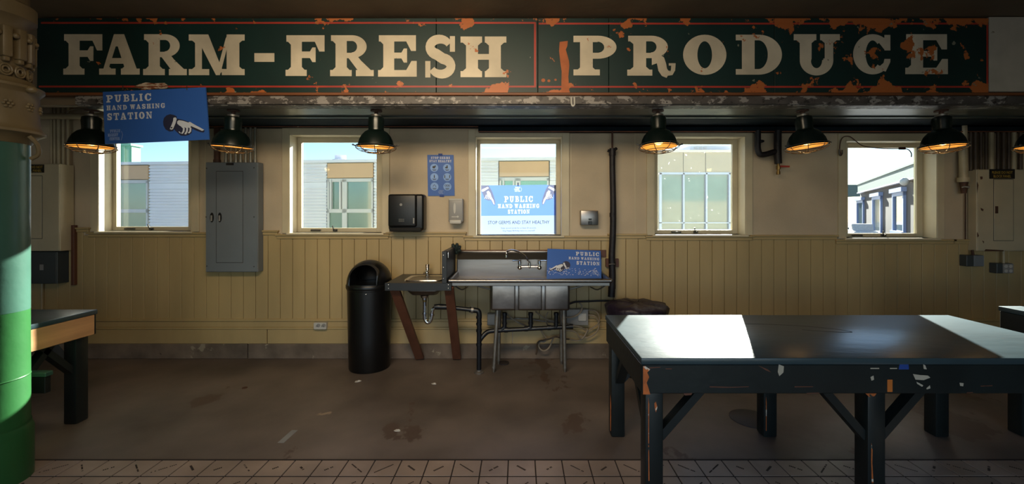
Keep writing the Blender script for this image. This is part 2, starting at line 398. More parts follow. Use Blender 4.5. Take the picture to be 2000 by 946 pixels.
M['line'] = mat('seam_dark', '#3a3a3a', 0.7)
M['black'] = mat('black_plastic', '#0a0a0b', 0.36, vary=(5, 0.15), bump=(90, 0.0006))
M['black_in'] = mat('black_inside', '#050505', 0.8)
M['blackpipe'] = mat('black_abs_pipe', '#14161b', 0.35, vary=(9, 0.2))
M['blackwrap'] = mat('black_insulation', '#120d12', 0.55, vary=(12, 0.3), bump=(30, 0.008))
M['bag'] = mat('purple_black_bag', '#241b2b', 0.42, vary=(9, 0.3), bump=(14, 0.02))
M['counter'] = mat('charcoal_counter', '#25282b', 0.4, vary=(6, 0.15))
M['redwood'] = mat('brown_wood', '#5a3626', 0.55, vary=(5, 0.2), stretch=(3, 3, .3), bump=(20, 0.002))
M['steel'] = mat('brushed_steel', '#8d8986', 0.34, 1.0, vary=(4, 0.12), bump=(14, 0.001), stretch=(.3, 1, 2))
M['steel_bowl'] = mat('scuffed_steel', '#8a837e', 0.33, 1.0, vary=(5, 0.22), bump=(5, 0.006))
M['galv'] = mat('galvanised_pipe', '#8f8a82', 0.45, 0.8, vary=(20, 0.2))
M['chrome'] = mat('chrome', '#d8d8d8', 0.12, 1.0, vary=(3, 0.02))
M['brass'] = mat('aged_brass', '#7a6238', 0.4, 0.8, vary=(12, 0.2))
M['pipe_cream'] = mat('cream_conduit', '#a99b7e', 0.45, vary=(6, 0.12))
M['pipe_grey'] = mat('grey_conduit', '#8d8b80', 0.4, 0.4, vary=(6, 0.12))
M['brownpipe'] = mat('brown_conduit', '#4a3a2b', 0.55, vary=(9, 0.25))
M['rust'] = mat('rusty_iron', '#4c2f20', 0.7, vary=(12, 0.3))
M['hose'] = mat('grey_hose', '#8a7d6b', 0.5, vary=(10, 0.2))
M['whiteplastic'] = mat('white_plastic', '#b8b5ae', 0.4, vary=(3, 0.04))
M['lightgrey'] = mat('light_grey_plastic', '#8a8885', 0.35, vary=(3, 0.05))
M['blue'] = mat('sign_blue', '#2f5fae', 0.5, vary=(4, 0.04))
M['blue_dark'] = mat('tape_blue', '#1c3f8a', 0.6)
M['blue_tab'] = mat('light_blue_dot', '#7fa4dc', 0.5)
M['sleeve'] = mat('print_navy', '#2a2c44', 0.5)
M['ink'] = mat('print_black', '#14141c', 0.5)
M['letter'] = mat('print_white', '#cfd2d8', 0.5, vary=(4, 0.04))
M['yellow'] = mat('print_yellow', '#c8a648', 0.5)
M['orange'] = mat('print_orange', '#c8702a', 0.5)
M['enamel'] = mat('green_black_enamel', '#0c1714', 0.26, vary=(5, 0.2))
M['enamel_in'] = mat('white_enamel_inside', '#d6ac66', 0.45)
M['bulb'] = emit('warm_bulb', '#ffc466', 6.0)
M['wire'] = mat('grey_wire', '#5a5650', 0.4, 0.7)
M['siding'] = mat('pale_metal_siding', '#dad7e2', 0.45, vary=(2, 0.03))
M['tan'] = mat('tan_panel', '#c8a384', 0.7, vary=(1, 0.04))
M['stone'] = mat('grey_tan_concrete', '#9d958c', 0.8, vary=(1.2, 0.08))
M['alu'] = mat('aluminium_frame', '#c4bfc2', 0.5, vary=(2, 0.03))
M['bluepaint'] = mat('blue_painted_frame', '#9aa9cf', 0.5, vary=(2, 0.03))
M['pane_out'] = mat('reflective_pane', '#56736e', 0.05, vary=(0.6, 0.2), spec=1.0, coat=1.0)
M['greengrey'] = mat('grey_green_paint', '#6c7a74', 0.6)
M['stone_far'] = mat('tan_plaster', '#5c524c', 0.8, vary=(.3, .12))
M['pane_dull'] = mat('dull_pane', '#5d6d74', 0.08, vary=(0.8, 0.3), spec=.5)
M['greenout'] = mat('green_painted_boards', '#6aa893', 0.6, vary=(2, 0.06))
M['creamout'] = mat('cream_painted_outside', '#e4dba8', 0.7)
M['palebounce'] = mat('pale_bounce', '#bfc2ca', 0.9)
M['asphalt'] = mat('street', '#57534e', 0.9, vary=(1, 0.1))
M['truck'] = mat('white_car_paint', '#e8e4dc', 0.25)
M['paper'] = mat('paper_scrap', '#c9c5bd', 0.7)
M['glass'] = glass_mat('window_glass')
M['glass_dirty'] = glass_mat('speckled_glass', dirt=0.2)
M['oldtape'] = mat('grey_tape', '#85888a', 0.4)

# ------------------------------------------------------------------ room shell
WY = 4.60          # face of the back wall
def wz(py, y=WY): return EYE - (py - VY) * y / F
def wx(px, y=WY): return (px - VX) * y / F
# opening (at the wall face) and glass (at the sash), photo numbers
WIN = [dict(o=(195, 377, 264, 452), g=(229, 369, 272, 443)),
       dict(o=(566.5, 748, 263, 455), g=(589.5, 736, 278.5, 445.5)),
       dict(o=(928.5, 1098, 267.5, 460), g=(938.6, 1085.8, 281, 457.5)),
       dict(o=(1276, 1454.6, 266.6, 458.5), g=(1284, 1430, 282, 449.5)),
       dict(o=(1649, 1827, 275, 465), g=(1655, 1789, 289, 456))]
holes = [(wx(a), wx(b), wz(d), wz(c)) for a, b, c, d in (q['o'] for q in WIN)]
XL, XR, YB, ZC = -6.6, 6.9, -3.0, 3.235
def wall_with_holes(mb, x0, x1, y0, y1, z0, z1, hs):
    cx = x0
    for a, b, c, d in hs:
        c = max(c, z0); d = min(d, z1)
        mb.box(cx, a, y0, y1, z0, z1)
        if c > z0: mb.box(a, b, y0, y1, z0, c)
        if d < z1 and d > z0: mb.box(a, b, y0, y1, d, z1)
        cx = b
    mb.box(cx, x1, y0, y1, z0, z1)
m = MB(); wall_with_holes(m, XL, XR, WY, 4.80, 0, 3.4, holes)
structure(m.build('wall_back', M['plaster'], smooth=0))
m = MB(); wall_with_holes(m, XL, XR, 4.80, 4.84, -1.5, 1.93, holes)
structure(m.build('wall_back_cladding', M['creamout'], smooth=0))
m = MB(); wall_with_holes(m, XL, XR, 4.80, 4.84, 1.93, 2.75, holes)
structure(m.build('wall_back_upper_cladding', M['greenout'], smooth=0))
m = MB(); m.box(XL - 0.2, XL, YB, 4.84, 0, 3.4); structure(m.build('wall_left', M['plaster'], smooth=0))
m = MB(); m.box(XR, XR + 0.2, YB, 4.84, 0, 3.4); structure(m.build('wall_right', M['plaster'], smooth=0))
m = MB(); m.box(XL, XR, YB, YB + 0.2, 2.75, 3.4); m.box(XL, -3.2, YB, YB + 0.2, 0, 2.75); m.box(3.2, XR, YB, YB + 0.2, 0, 2.75)
structure(m.build('wall_front', M['plaster'], smooth=0))
m = MB(); m.box(XL - 0.2, XR + 0.2, YB, 4.84, ZC, 3.42); structure(m.build('ceiling', M['ceil'], smooth=0))
m = MB(); m.box(XL, XR, 2.712, 4.84, -0.12, 0); structure(m.build('floor', M['floor'], smooth=0))
m = MB(); m.box(XL, XR, YB, 2.712, -0.12, -0.004); structure(m.build('floor_tile_bed', M['grout'], smooth=0))
TS = 0.1695
m = MB(); ins = MB()
rnd = random.Random(3)
x_off = wx(993, 2.712)
for j in range(0, 12):
    y1 = 2.706 - j * TS
    for i in range(-36, 37):
        x0 = x_off + i * TS
        if x0 < XL or x0 + TS > XR: continue
        m.box(x0 + .0035, x0 + TS - .0035, y1 - TS + .012, y1, -0.02, 0.0, bev=0.0015)
        # stamped lettering: a broken diagonal line of small marks, alternating direction
        if j < 3:
            sg = 1 if (i + j) % 2 else -1
            ln = rnd.choice([0.06, 0.08, 0.11, 0.13]); cx = x0 + TS / 2; cy = y1 - TS / 2
            nn = int(ln / 0.009); dx = 0.74; dy = 0.67 * sg
            hw = 0.006 if ln < .09 else 0.004
            for k in range(nn):
                if rnd.random() < .12: continue
                t0 = -ln / 2 + k * 0.009; t1 = t0 + 0.0068
                px_, py_ = -dy * hw, dx * hw
                ins.prism([(cx + dx * t0 - px_, cy + dy * t0 - py_, .0003), (cx + dx * t1 - px_, cy + dy * t1 - py_, .0003),
                           (cx + dx * t1 + px_, cy + dy * t1 + py_, .0003), (cx + dx * t0 + px_, cy + dy * t0 + py_, .0003)], (0, 0, .0005))
structure(m.build('floor_tiles', M['tile'], smooth=0))
structure(ins.build('floor_tile_stamps', M['grout'], smooth=0))
# thin dark seam between concrete and tile
m = MB(); m.box(XL, XR, 2.704, 2.716, -.01, .002); structure(m.build('floor_seam', M['grout'], smooth=0))

# concrete curb along the wall foot, in several pours
m = MB()
for a, b in ((XL, wx(485)), (wx(487), wx(1260)), (wx(1263), XR)):
    m.box(a, b, 4.575, WY + .02, 0, wz(671), bev=.006)
structure(m.build('baseboard_curb', M['curb'], smooth=0))
# flat board above the curb, ledges, vertical planking
m = MB()
for a, b in ((-120, 523), (525, 1000), (1002, 1500), (1502, 2300)):
    m.box(wx(a), wx(b), 4.578, WY + .01, wz(670.5), wz(643), bev=.002)
structure(m.build('baseboard_back', M['board'], smooth=0))
m = MB()
m.box(XL, XR, 4.570, WY + .01, wz(642.5), wz(638.5), bev=.003)
m.box(XL, XR, 4.580, WY + .01, wz(638.5), wz(628), bev=.003)
m.box(XL, XR, 4.572, WY + .01, wz(627), wz(622.5), bev=.003)
structure(m.build('trim_1', M['board'], smooth=0))
# chair rail pieces: px x0, x1, top
RAIL = [(-120, 178, 444.5, 0), (174, 512, 454, 1), (508, 546, 450, 0), (541, 762, 457.5, 1), (755, 912, 453.5, 0), (905, 1192, 461, 1), (1186, 1263, 457, 0),
        (1259, 1470, 460.5, 1), (1464, 1634, 459, 0), (1629, 1862, 467.5, 1), (1856, 2300, 467.5, 1)]
m = MB()
for a, b, t, k in RAIL:
    m.box(wx(a), wx(b), 4.560, WY + .01, wz(t + 3.2), wz(t), bev=.003)
    m.box(wx(a + 2), wx(b - 2), 4.575, WY + .01, wz(t + 9), wz(t + 3.2), bev=.003)
structure(m.build('trim_2', M['board'], smooth=0))
m = MB()
pitch = 24.05; gx = -125.0
while gx < 2290:
    t = max((r[2] for r in RAIL if r[0] - 4 <= gx + 12 <= r[1] + 4), default=458)
    m.box(wx(gx) + .0022, wx(gx + pitch) - .0022, 4.588, WY + .005, wz(630), wz(t + 6), bev=.003)
    gx += pitch
structure(m.build('wainscot_back', M['board'], smooth=0))
m = MB(); m.box(XL, XR, 4.596, 4.601, wz(640), wz(470)); structure(m.build('wainscot_backing', mat('board_gap', '#4c4026', .8), smooth=0))
# vertical batten seams of the upper wall (flat casings beside the windows)
m = MB()
for a, b in ((150, 178), (1112, 1116), (1238, 1241), (1466, 1470), (1841, 1844), (398, 402)):
    m.box(wx(b - 1.6), wx(b), 4.597, WY + .005, wz(458), wz(240), bev=.001)
structure(m.build('trim_3', M['trim'], smooth=0))

def window(n, W_):
    a, b, c, d = W_['o']; g0, g1, g2, g3 = W_['g']
    x0, x1, z1, z0 = wx(a), wx(b), wz(c), wz(d)
    SY = 4.745
    gx0, gx1, gz1, gz0 = wx(g0, SY), wx(g1, SY), wz(g2, SY), wz(g3, SY)
    gx0 = max(gx0, x0 + .02); gx1 = min(gx1, x1 - .02)
    root = struct_empty('window_%d' % n, ((x0 + x1) / 2, WY, z0))
    f = MB()   # flat casing on the wall face and lining of the opening
    cw = 0.075
    f.box(x0 - cw, x0, 4.578, WY + .01, z0 - .005, z1 + cw, bev=.003)
    f.box(x1, x1 + cw, 4.578, WY + .01, z0 - .005, z1 + cw, bev=.003)
    f.box(x0, x1, 4.578, WY + .01, z1, z1 + cw, bev=.003)
    f.box(x0, x0 + .008, 4.580, 4.79, z0, z1); f.box(x1 - .008, x1, 4.580, 4.79, z0, z1)
    f.box(x0, x1, 4.580, 4.79, z1 - .008, z1)
    f.build('window_frame', M['trim'], root, smooth=0)
    f = MB(); f.box(x0 - .02, x1 + .02, 4.552, 4.79, z0 - .022, z0, bev=.004); f.build('window_sill', M['trim'], root, smooth=0)
    s = MB()
    s.box(x0 + .008, gx0, 4.735, 4.775, z0, z1 - .008, bev=.002); s.box(gx1, x1 - .008, 4.735, 4.775, z0, z1 - .008, bev=.002)
    s.box(gx0, gx1, 4.735, 4.775, gz1, z1 - .008, bev=.002); s.box(gx0, gx1, 4.735, 4.775, z0, gz0, bev=.002)
    s.build('window_sash', M['trim'], root, smooth=0)
    p = MB(); p.box(gx0 - .004, gx1 + .004, 4.752, 4.756, gz0 - .004, gz1 + .004); p.build('pane', M['glass_dirty'] if n == 4 else M['glass'], root, smooth=0)
    if n != 3:
        zc = (z0 + gz0) / 2
        xh = gx0 + (gx1 - gx0) * (.20 if n in (1, 2) else (.24 if n == 4 else .12))
        h = MB()
        for q in (-.045, .045): h.cyl((xh + q, 4.736, zc), (xh + q, 4.712, zc), .009, n=10)
        h.tube([(xh - .05, 4.712, zc), (xh, 4.708, zc + .002), (xh + .05, 4.712, zc)], .007, n=8)
        h.build('pull_handle', M['wire'], root)
        xl = gx0 + (gx1 - gx0) * (.49 if n == 1 else .45 if n == 2 else .5)
        h = MB(); h.box(xl - .022, xl + .028, 4.722, 4.736, zc - .013, zc + .011, bev=.003)
        h.tube([(xl - .008, 4.72, zc), (xl - .012, 4.712, zc + .02), (xl - .018, 4.705, zc + .05)], .006, n=8)
        h.cyl((xl + .01, 4.724, zc), (xl + .01, 4.706, zc), .011, n=12)
        h.build('latch', M['wire'], root)
    return root
wins = [window(i + 1, q) for i, q in enumerate(WIN)]

# ------------------------------------------------------------------ soffit, fascia, lamp track, beam
FY = 3.60
m = MB(); m.box(-6.6, XR, FY + .04, 3.72, 2.50, ZC); structure(m.build('wall_fascia', M['ceil'], smooth=0))
xs0 = wx(148, FY)
m = MB(); m.box(xs0, XR, 3.70, 4.02, 2.492, 2.54, bev=.002); m.box(xs0, XR, 4.02, 4.06, 2.478, 2.54, bev=.002)
structure(m.build('ceiling_soffit', M['soffit'], smooth=0))
m = MB(); m.box(xs0 + .1, XR, 4.06, 4.60, 2.500, 2.56); m.box(wx(395, 4.5), XR, 4.50, 4.60, 2.487, 2.52)
structure(m.build('ceiling_soffit_inner', M['beam'], smooth=0))
m = MB(); m.box(wx(934, 4.5), XR, 4.50, 4.60, 2.437, 2.52, bev=.003); structure(m.build('beam_back', M['beam'], smooth=0))
m = MB(); m.box(wx(395, 4.5), wx(934, 4.5), 4.495, 4.502, 2.484, 2.492); m.box(wx(934, 4.5), XR, 4.494, 4.502, 2.430, 2.440, bev=.001)
structure(m.build('trim_4', M['beam_edge'], smooth=0))

# ------------------------------------------------------------------ the big painted sign
def sign_paint(name, base_hex):
    """old paint: flaked to orange wood near the top and bottom edges and toward the right end"""
    mm = mat(name, base_hex, 0.5, vary=(3, 0.2), bump=(20, 0.001))
    t = mm.node_tree; N = t.nodes; L = t.links; b = N['Principled BSDF']
    src = b.inputs['Base Color'].links[0].from_socket
    geo = N.new('ShaderNodeNewGeometry'); sp = N.new('ShaderNodeSeparateXYZ'); L.new(geo.outputs['Position'], sp.inputs[0])
    def mth(op, a, c=None):
        q = N.new('ShaderNodeMath'); q.operation = op
        for i, v in enumerate((a, c)):
            if v is None: continue
            if isinstance(v, (int, float)): q.inputs[i].default_value = v
            else: L.new(v, q.inputs[i])
        return q.outputs[0]
    e = mth('ABSOLUTE', mth('SUBTRACT', sp.outputs['Z'], 2.905))        # 0 at mid height, 0.32 at the edges
    edge = N.new('ShaderNodeMapRange'); edge.inputs[1].default_value = 0.20; edge.inputs[2].default_value = 0.33; edge.inputs[3].default_value = 0.0; edge.inputs[4].default_value = 0.13
    L.new(e, edge.inputs[0])
    rt = N.new('ShaderNodeMapRange'); rt.inputs[1].default_value = 0.6; rt.inputs[2].default_value = 3.2; rt.inputs[3].default_value = -0.02; rt.inputs[4].default_value = 0.045
    L.new(sp.outputs['X'], rt.inputs[0])
    up = N.new('ShaderNodeMapRange'); up.inputs[1].default_value = 2.9; up.inputs[2].default_value = 3.22; up.inputs[3].default_value = 0.0; up.inputs[4].default_value = 0.045
    L.new(sp.outputs['Z'], up.inputs[0])
    upr = mth('MULTIPLY', up.outputs[0], mth('GREATER_THAN', sp.outputs['X'], 1.9))
    nz = N.new('ShaderNodeTexNoise'); nz.inputs['Scale'].default_value = 5.5; nz.inputs['Detail'].default_value = 7; nz.inputs['Roughness'].default_value = 0.62
    L.new(geo.outputs['Position'], nz.inputs['Vector'])
    tot = mth('ADD', mth('ADD', mth('ADD', nz.outputs['Fac'], edge.outputs[0]), rt.outputs[0]), upr)
    cut = mth('GREATER_THAN', tot, 0.652)
    mx = N.new('ShaderNodeMix'); mx.data_type = 'RGBA'; L.new(cut, mx.inputs['Factor']); L.new(src, mx.inputs[6]); mx.inputs[7].default_value = (*srgb('#ae602c'), 1)
    # small pale scratches and dark pits
    n2 = N.new('ShaderNodeTexNoise'); n2.inputs['Scale'].default_value = 16; n2.inputs['Detail'].default_value = 5
    ml = N.new('ShaderNodeMapping'); ml.inputs['Location'].default_value = (7, 3, 1); L.new(geo.outputs['Position'], ml.inputs[0]); L.new(ml.outputs[0], n2.inputs['Vector'])
    c2 = mth('GREATER_THAN', mth('ADD', n2.outputs['Fac'], mth('MULTIPLY', rt.outputs[0], 0.6)), 0.735)
    m2 = N.new('ShaderNodeMix'); m2.data_type = 'RGBA'; L.new(c2, m2.inputs['Factor']); L.new(mx.outputs[2], m2.inputs[6]); m2.inputs[7].default_value = (*srgb('#7b7a68'), 1)
    L.new(m2.outputs[2], b.inputs['Base Color'])
    return mm
M['sign_green'] = sign_paint('old_sign_green', '#0a2824')
M['sign_cream'] = sign_paint('old_sign_cream', '#c9bca3')
M['sign_red'] = sign_paint('old_sign_red', '#a63424')
SY = 3.58
root = thing('produce_sign', 'long dark green painted sign reading FARM-FRESH PRODUCE in cream slab letters', 'sign', Wp(1000, 180, SY))
zt, zb = wz(35.5, SY), wz(181, SY)
segs = [(72, 851.5), (852.5, 1050), (1051, 1188.5), (1189.5, 1512), (1513, 1931)]
for a, b in segs:
    m = MB(); m.box(wx(a, SY), wx(b, SY), SY, SY + .05, zb, zt, bev=.002); m.build('sign_panel', M['sign_green'], root, smooth=0)
fr = Fr(Wp(0, 0, SY), (1, 0, 0), (0, 0, -1)); kpx = SY / F
def ppx(pts): return [(x * kpx, y * kpx) for x, y in pts]
m = MB()
for poly in (rc(80, 43, 1046, 46.5), rc(76, 167.5, 1046, 171), rc(1043, 44, 1047, 171), rc(1052, 44.5, 1929, 48), rc(1052, 168, 1930, 171.5), rc(1926.5, 46, 1930, 170)):
    flat(m, fr, ppx(poly), .0008, .0006)
m.build('red_border', M['sign_red'], root, smooth=0)
LT = [('F', 124, 200, 67, 146), ('A', 194, 273, 67, 146), ('R', 280, 365, 67, 147), ('M', 369, 478, 67.5, 147), ('-', 497, 536, 104, 121),
      ('F', 558, 634, 69, 148.5), ('R', 645, 730, 69, 149), ('E', 738.5, 814, 69, 150), ('S', 826.5, 891.5, 70, 152.5), ('H', 899.5, 989, 71.5, 151),
      ('P', 1120, 1204, 70, 147.5), ('Q', 1225, 1319, 70, 148), ('O', 1334, 1418.5, 69.5, 145), ('D', 1437, 1527, 68, 146), ('U', 1550, 1640, 67, 146), ('C', 1666, 1740, 68.5, 144), ('E', 1768, 1851, 67, 145)]
for ch, a, b, t, bo in LT:
    m = MB()
    if ch == '-': flat(m, fr, ppx(rc(a, t, b, bo)), .0014, .0012)
    else: glyph(m, fr, ch, a * kpx, b * kpx, t * kpx, bo * kpx, .0016, .0014)
    m.build('letter', M['sign_cream'], root, smooth=0)
m = MB()   # the strip where paint has come away, left of the P
flat(m, fr, ppx([(1093, 82), (1109, 80), (1108, 90), (1105, 97), (1111, 118), (1112, 128), (1110, 150), (1112, 181), (1096, 181), (1097, 140), (1094, 118), (1092, 100)]), .001, .0006)
for cx, cy, s_ in ((1061, 157, 4), (1072, 158, 3), (1085, 156, 2.5), (1320, 58, 0), (1288, 62, 0)):
    if s_: flat(m, fr, ppx(arc(cx, cy, s_, s_ * .9, 0, 330, 9)), .001, .0006)
m.build('bare_strip', mat('bare_orange_patch', '#a85a2b', .6, vary=(9, .2), chips=[('#33251a', 14, .70)]), root, smooth=0)
m = MB(); flat(m, fr, ppx([(260, 171), (268, 166), (285, 161), (300, 163), (322, 162), (329, 168), (326, 173), (300, 174), (290, 175)]), .0015, .001)
m.build('torn_patch', mat('torn_paper_patch', '#b9a68c', .7, vary=(20, .2), chips=[('#7a4324', 12, .50, (1, 1, 4))]), root, smooth=0)

m = MB(); m.box(wx(60, SY), XR, 3.565, 3.635, wz(187, SY), wz(181.5, SY), bev=.004); structure(m.build('trim_5', M['orange_strip'], smooth=0))
m = MB(); m.box(wx(146, SY), XR, SY, 3.70, 2.492, wz(187.3, SY), bev=.004); m.box(wx(146, SY) , XR, SY+.02, 3.72, 2.485, 2.495)
structure(m.build('trim_6', M['peel'], smooth=0))
m = MB(); m.box(wx(1932.5, SY), XR - .1, SY, SY + .05, wz(179, SY), wz(33, SY), bev=.002)
tag(m.build('white_board', M['white_board'], smooth=0), 'dirty white painted board mounted right of the long green sign', 'board')
m = MB()   # loose hanging white hook strip under the sign
m.tube([Wp(1116, 190, 3.575), Wp(1116.5, 203, 3.565), Wp(1119, 207, 3.56), Wp(1122, 204, 3.565), Wp(1122, 190, 3.575)], .008, n=8)
tag(m.build('white_hook', M['whiteplastic']), 'small white hook hanging from the peeling track below the sign', 'hook')

# ------------------------------------------------------------------ lamps
def make_lamp(x, label):
    y = 3.80; zt_ = 2.492; zr = 2.165
    r = thing('pendant_lamp', label, 'lamp', (x, y, zr - .06), 'caged enamel lamps under the sign')
    b = MB(); b.lathe([(.016, zt_ - .05), (.016, zt_ - .012), (.05, zt_ - .012), (.05, zt_ + .001)], (x, y, 0), n=20); b.build('mount', M['rust'], r)
    b = MB(); b.lathe([(.026, zt_ - .062), (.045, zt_ - .06), (.045, zt_ - .038), (.026, zt_ - .034)], (x, y, 0), n=24); b.build('collar', M['galv'], r)
    b = MB()
    prof = [(.048, zt_ - .055), (.066, zt_ - .066), (.071, zt_ - .10), (.066, zr + .165), (.068, zr + .150), (.098, zr + .132), (.125, zr + .10), (.145, zr + .06), (.155, zr + .02), (.160, zr),
            (.156, zr), (.151, zr + .02), (.140, zr + .06), (.119, zr + .098), (.09, zr + .125), (.03, zr + .140)]
    b.lathe(prof, (x, y, 0), n=40, caps=False)
    s = b.build('lamp_shade', [M['enamel'], M['enamel_in']], r, smooth=50, recalc=False)
    nseg = 40
    for p in s.data.polygons:
        if p.index // nseg >= 10: p.material_index = 1
    b = MB(); b.ball((x, y, zr + .055), .042, n=14); b.cyl((x, y, zr + .09), (x, y, zr + .138), .02, n=12); b.build('bulb', M['bulb'], r)
    b = MB()
    def ring(rad, z, rr=.0032): b.tube([(x + rad * math.cos(2 * PI * k / 28), y + rad * math.sin(2 * PI * k / 28), z) for k in range(28)], rr, n=6, smooth=0, closed=True)
    ring(.166, zr + .012, .004); ring(.172, zr - .012); ring(.125, zr - .040); ring(.078, zr - .052); ring(.035, zr - .057)
    for k in range(8):
        a = 2 * PI * k / 8 + .25; c_, s_ = math.cos(a), math.sin(a)
        b.tube([(x + .166 * c_, y + .166 * s_, zr + .012), (x + .172 * c_, y + .172 * s_, zr - .012), (x + .125 * c_, y + .125 * s_, zr - .040), (x + .035 * c_, y + .035 * s_, zr - .057)], .0032, n=6, smooth=2)
    for sx in (-1, 1):
        b.tube([(x + sx * .160, y - .02, zr + .018), (x + sx * .178, y - .02, zr + .008), (x + sx * .196, y - .02, zr + .016)], .006, n=6)
        b.ball((x + sx * .2, y - .02, zr + .017), .010, .005, .008, n=8)
    b.build('wire_cage', M['wire'], r)
    ld = bpy.data.lights.new('lamp_glow', 'POINT'); ld.energy = 0.75; ld.color = (1, .70, .30); ld.shadow_soft_size = .03
    lo = bpy.data.objects.new('lamp_glow', ld); COL.objects.link(lo); lo.parent = r; lo.location = (0, 0, 0.06 - .01)
    return r
lamp_px = [(179, 'dark enamel cage lamp partly hidden behind the hanging blue sign at the left end'),
           (456, 'dark enamel cage lamp hanging directly above the grey electrical panel'),
           (735, 'dark enamel cage lamp hanging over the black paper towel dispenser'),
           (1285, 'dark green enamel cage lamp in front of the top left corner of the speckled window'),
           (1567, 'dark enamel cage lamp hanging in front of the black insulated pipes with the red valve'),
           (1838, 'dark enamel cage lamp hanging at the top right corner of the rightmost window'),
           (2032, 'dark enamel cage lamp cut off by the right edge of the picture')]
lamp0 = make_lamp(wx(lamp_px[0][0], 3.80), lamp_px[0][1])
tilts = [(0, 0), (3, 4), (2, 1), (-4, 0), (-3, -5), (-2, -1), (0, 0)]
for i, (px, lb) in enumerate(lamp_px):
    o = lamp0 if i == 0 else copy_tree(lamp0)
    o.location.x = wx(px, 3.80); o['label'] = lb
    # hangs a little askew from its mount
    h = 2.492 - o.location.z
    tx, ty = math.radians(tilts[i][0]), math.radians(tilts[i][1])
    o.rotation_euler = (tx, ty, 0)
    o.location = Vector((wx(px, 3.80), 3.80, 2.492)) + Matrix.Rotation(ty, 3, 'Y') @ Matrix.Rotation(tx, 3, 'X') @ Vector((0, 0, -h))

# ------------------------------------------------------------------ blue signs
def hand_points():
    """pointing hand, unit box 0..1 wide, v down; sleeve at the left"""
    d = {}
    d['sleeve'] = [(.0, .35), (.02, .18), (.08, .06), (.17, .0), (.26, .04), (.33, .10), (.31, .5), (.24, .78), (.15, .80), (.06, .70), (.01, .52)]
    d['outline'] = [(.24, .15), (.33, .20), (.50, .28), (.64, .38), (.78, .56), (.92, .66), (1.0, .78), (.97, .86), (.88, .83), (.76, .74), (.70, .66), (.68, .88), (.60, .97), (.52, 1.0), (.42, .99), (.36, .88), (.28, .74), (.24, .62)]
    d['cuff'] = [(.25, .17), (.30, .15), (.33, .22), (.30, .42), (.24, .68), (.20, .72), (.16, .68), (.20, .52), (.24, .32)]
    d['palm'] = [(.34, .34), (.38, .28), (.48, .31), (.62, .40), (.68, .50), (.66, .60), (.60, .63), (.50, .62), (.40, .54), (.34, .44)]
    return d
def draw_hand(root, fr, u, v, w_, h_, flip=False, swirl=False, rot=0.0):
    d = hand_points()
    def T_(p):
        x, y = p[0] - .5, p[1] - .5
        if flip: x = -x
        X = x * w_; Y = y * h_
        c_, s_ = math.cos(rot), math.sin(rot)
        X, Y = X * c_ - Y * s_, X * s_ + Y * c_
        return (u + w_ / 2 + X, v + h_ / 2 + Y)
    a = MB(); flat(a, fr, [T_(p) for p in d['outline']], .0013, .0004); flat(a, fr, [T_(p) for p in d['sleeve']], .0015, .0004)
    a.build('printed_sleeve', M['sleeve'], root, smooth=0)
    b = MB(); flat(b, fr, [T_(p) for p in d['cuff']], .0021, .0004); flat(b, fr, [T_(p) for p in d['palm']], .0021, .0004)
    for q in stroke([(.60, .40), (.72, .53), (.84, .64), (.96, .76)], lambda t: .12 - .05 * t): flat(b, fr, [T_(p) for p in q], .0021, .0004)
    for k, (x, e) in enumerate(((.46, .90), (.54, .93), (.62, .88))):
        for q in stroke([(x - .03, .52), (x + .04, .66), (x + .03, .80), (x - .01, e)], .045): flat(b, fr, [T_(p) for p in q], .0021, .0004)
    for q in stroke([(.38, .80), (.42, .88)], .02): flat(b, fr, [T_(p) for p in q], .0021, .0004)
    b.build('printed_hand', M['letter'], root, smooth=0)
    c = MB(); flat(c, fr, [T_(p) for p in arc(.205, .62, .022, .035, 0, 330, 10)], .0026, .0004); 
    c.build('printed_button', M['ink'], root, smooth=0)
def emblem(root, fr, u, v, w_, h_, m_, e=None):
    ink = e is not None; e = e if ink else MB()
    for k in range(3):
        vv = v + k * h_ * .36
        off = (.12, 0, .1)[k] * w_
        flat(e, fr, rc(u + off, vv - h_ * .03, u + off + w_ * .72, vv - h_ * .015), .0013, .0003)
    for k, t in enumerate(('PUBLIC', 'MARKET', 'CENTER')):
        slab_text(e, fr, t, u + (.16, 0, .1)[k] * w_, v + k * h_ * .36, h_ * .25, width=w_ * .70, lift=.0013)
    for q in stroke([(u + w_ * .95, v + h_ * .15), (u + w_ * 1.02, v + h_ * .45), (u + w_ * .98, v + h_ * .7), (u + w_ * .9, v + h_ * 1.02)], h_ * .03): flat(e, fr, q, .0013, .0003)
    if not ink: e.build('market_emblem', m_, root, smooth=0)
M['emblem'] = mat('print_pale_blue', '#8ea3cc', 0.5)

# (a) hanging from the peeling track at the left
yS = 3.545
TL, TR, BL = Wp(200.7, 179.6, yS), Wp(401, 170.7, yS), Wp(205, 281.7, yS)
root = thing('hanging_sign', 'tilted blue board PUBLIC HAND WASHING STATION hanging over the leftmost window', 'sign', Wp(303, 280, yS))
fr = Fr(TL, TR - TL, BL - TL)
Wd, Hd = (TR - TL).length, (BL - TL).length
m = MB(); m.prism([fr.P(0, 0), fr.P(Wd, 0), fr.P(Wd + .012, Hd), fr.P(0.0, Hd)], -fr.n * .012); m.build('board', M['blue'], root, smooth=0)
m = MB()
def uk(px): return px / 1575.0 * Wd
slab_text(m, fr, 'PUBLIC', uk(52), uk(55), uk(112), width=uk(690))
slab_text(m, fr, 'HAND WASHING', uk(52), uk(215), uk(72), width=uk(895))
slab_text(m, fr, 'STATION', uk(52), uk(335), uk(105), width=uk(690))
m.build('lettering', M['letter'], root, smooth=0)
draw_hand(root, fr, uk(905), uk(395), uk(640), uk(335), rot=math.radians(2))
emblem(root, fr, uk(55), uk(590), uk(220), uk(165), M['emblem'])
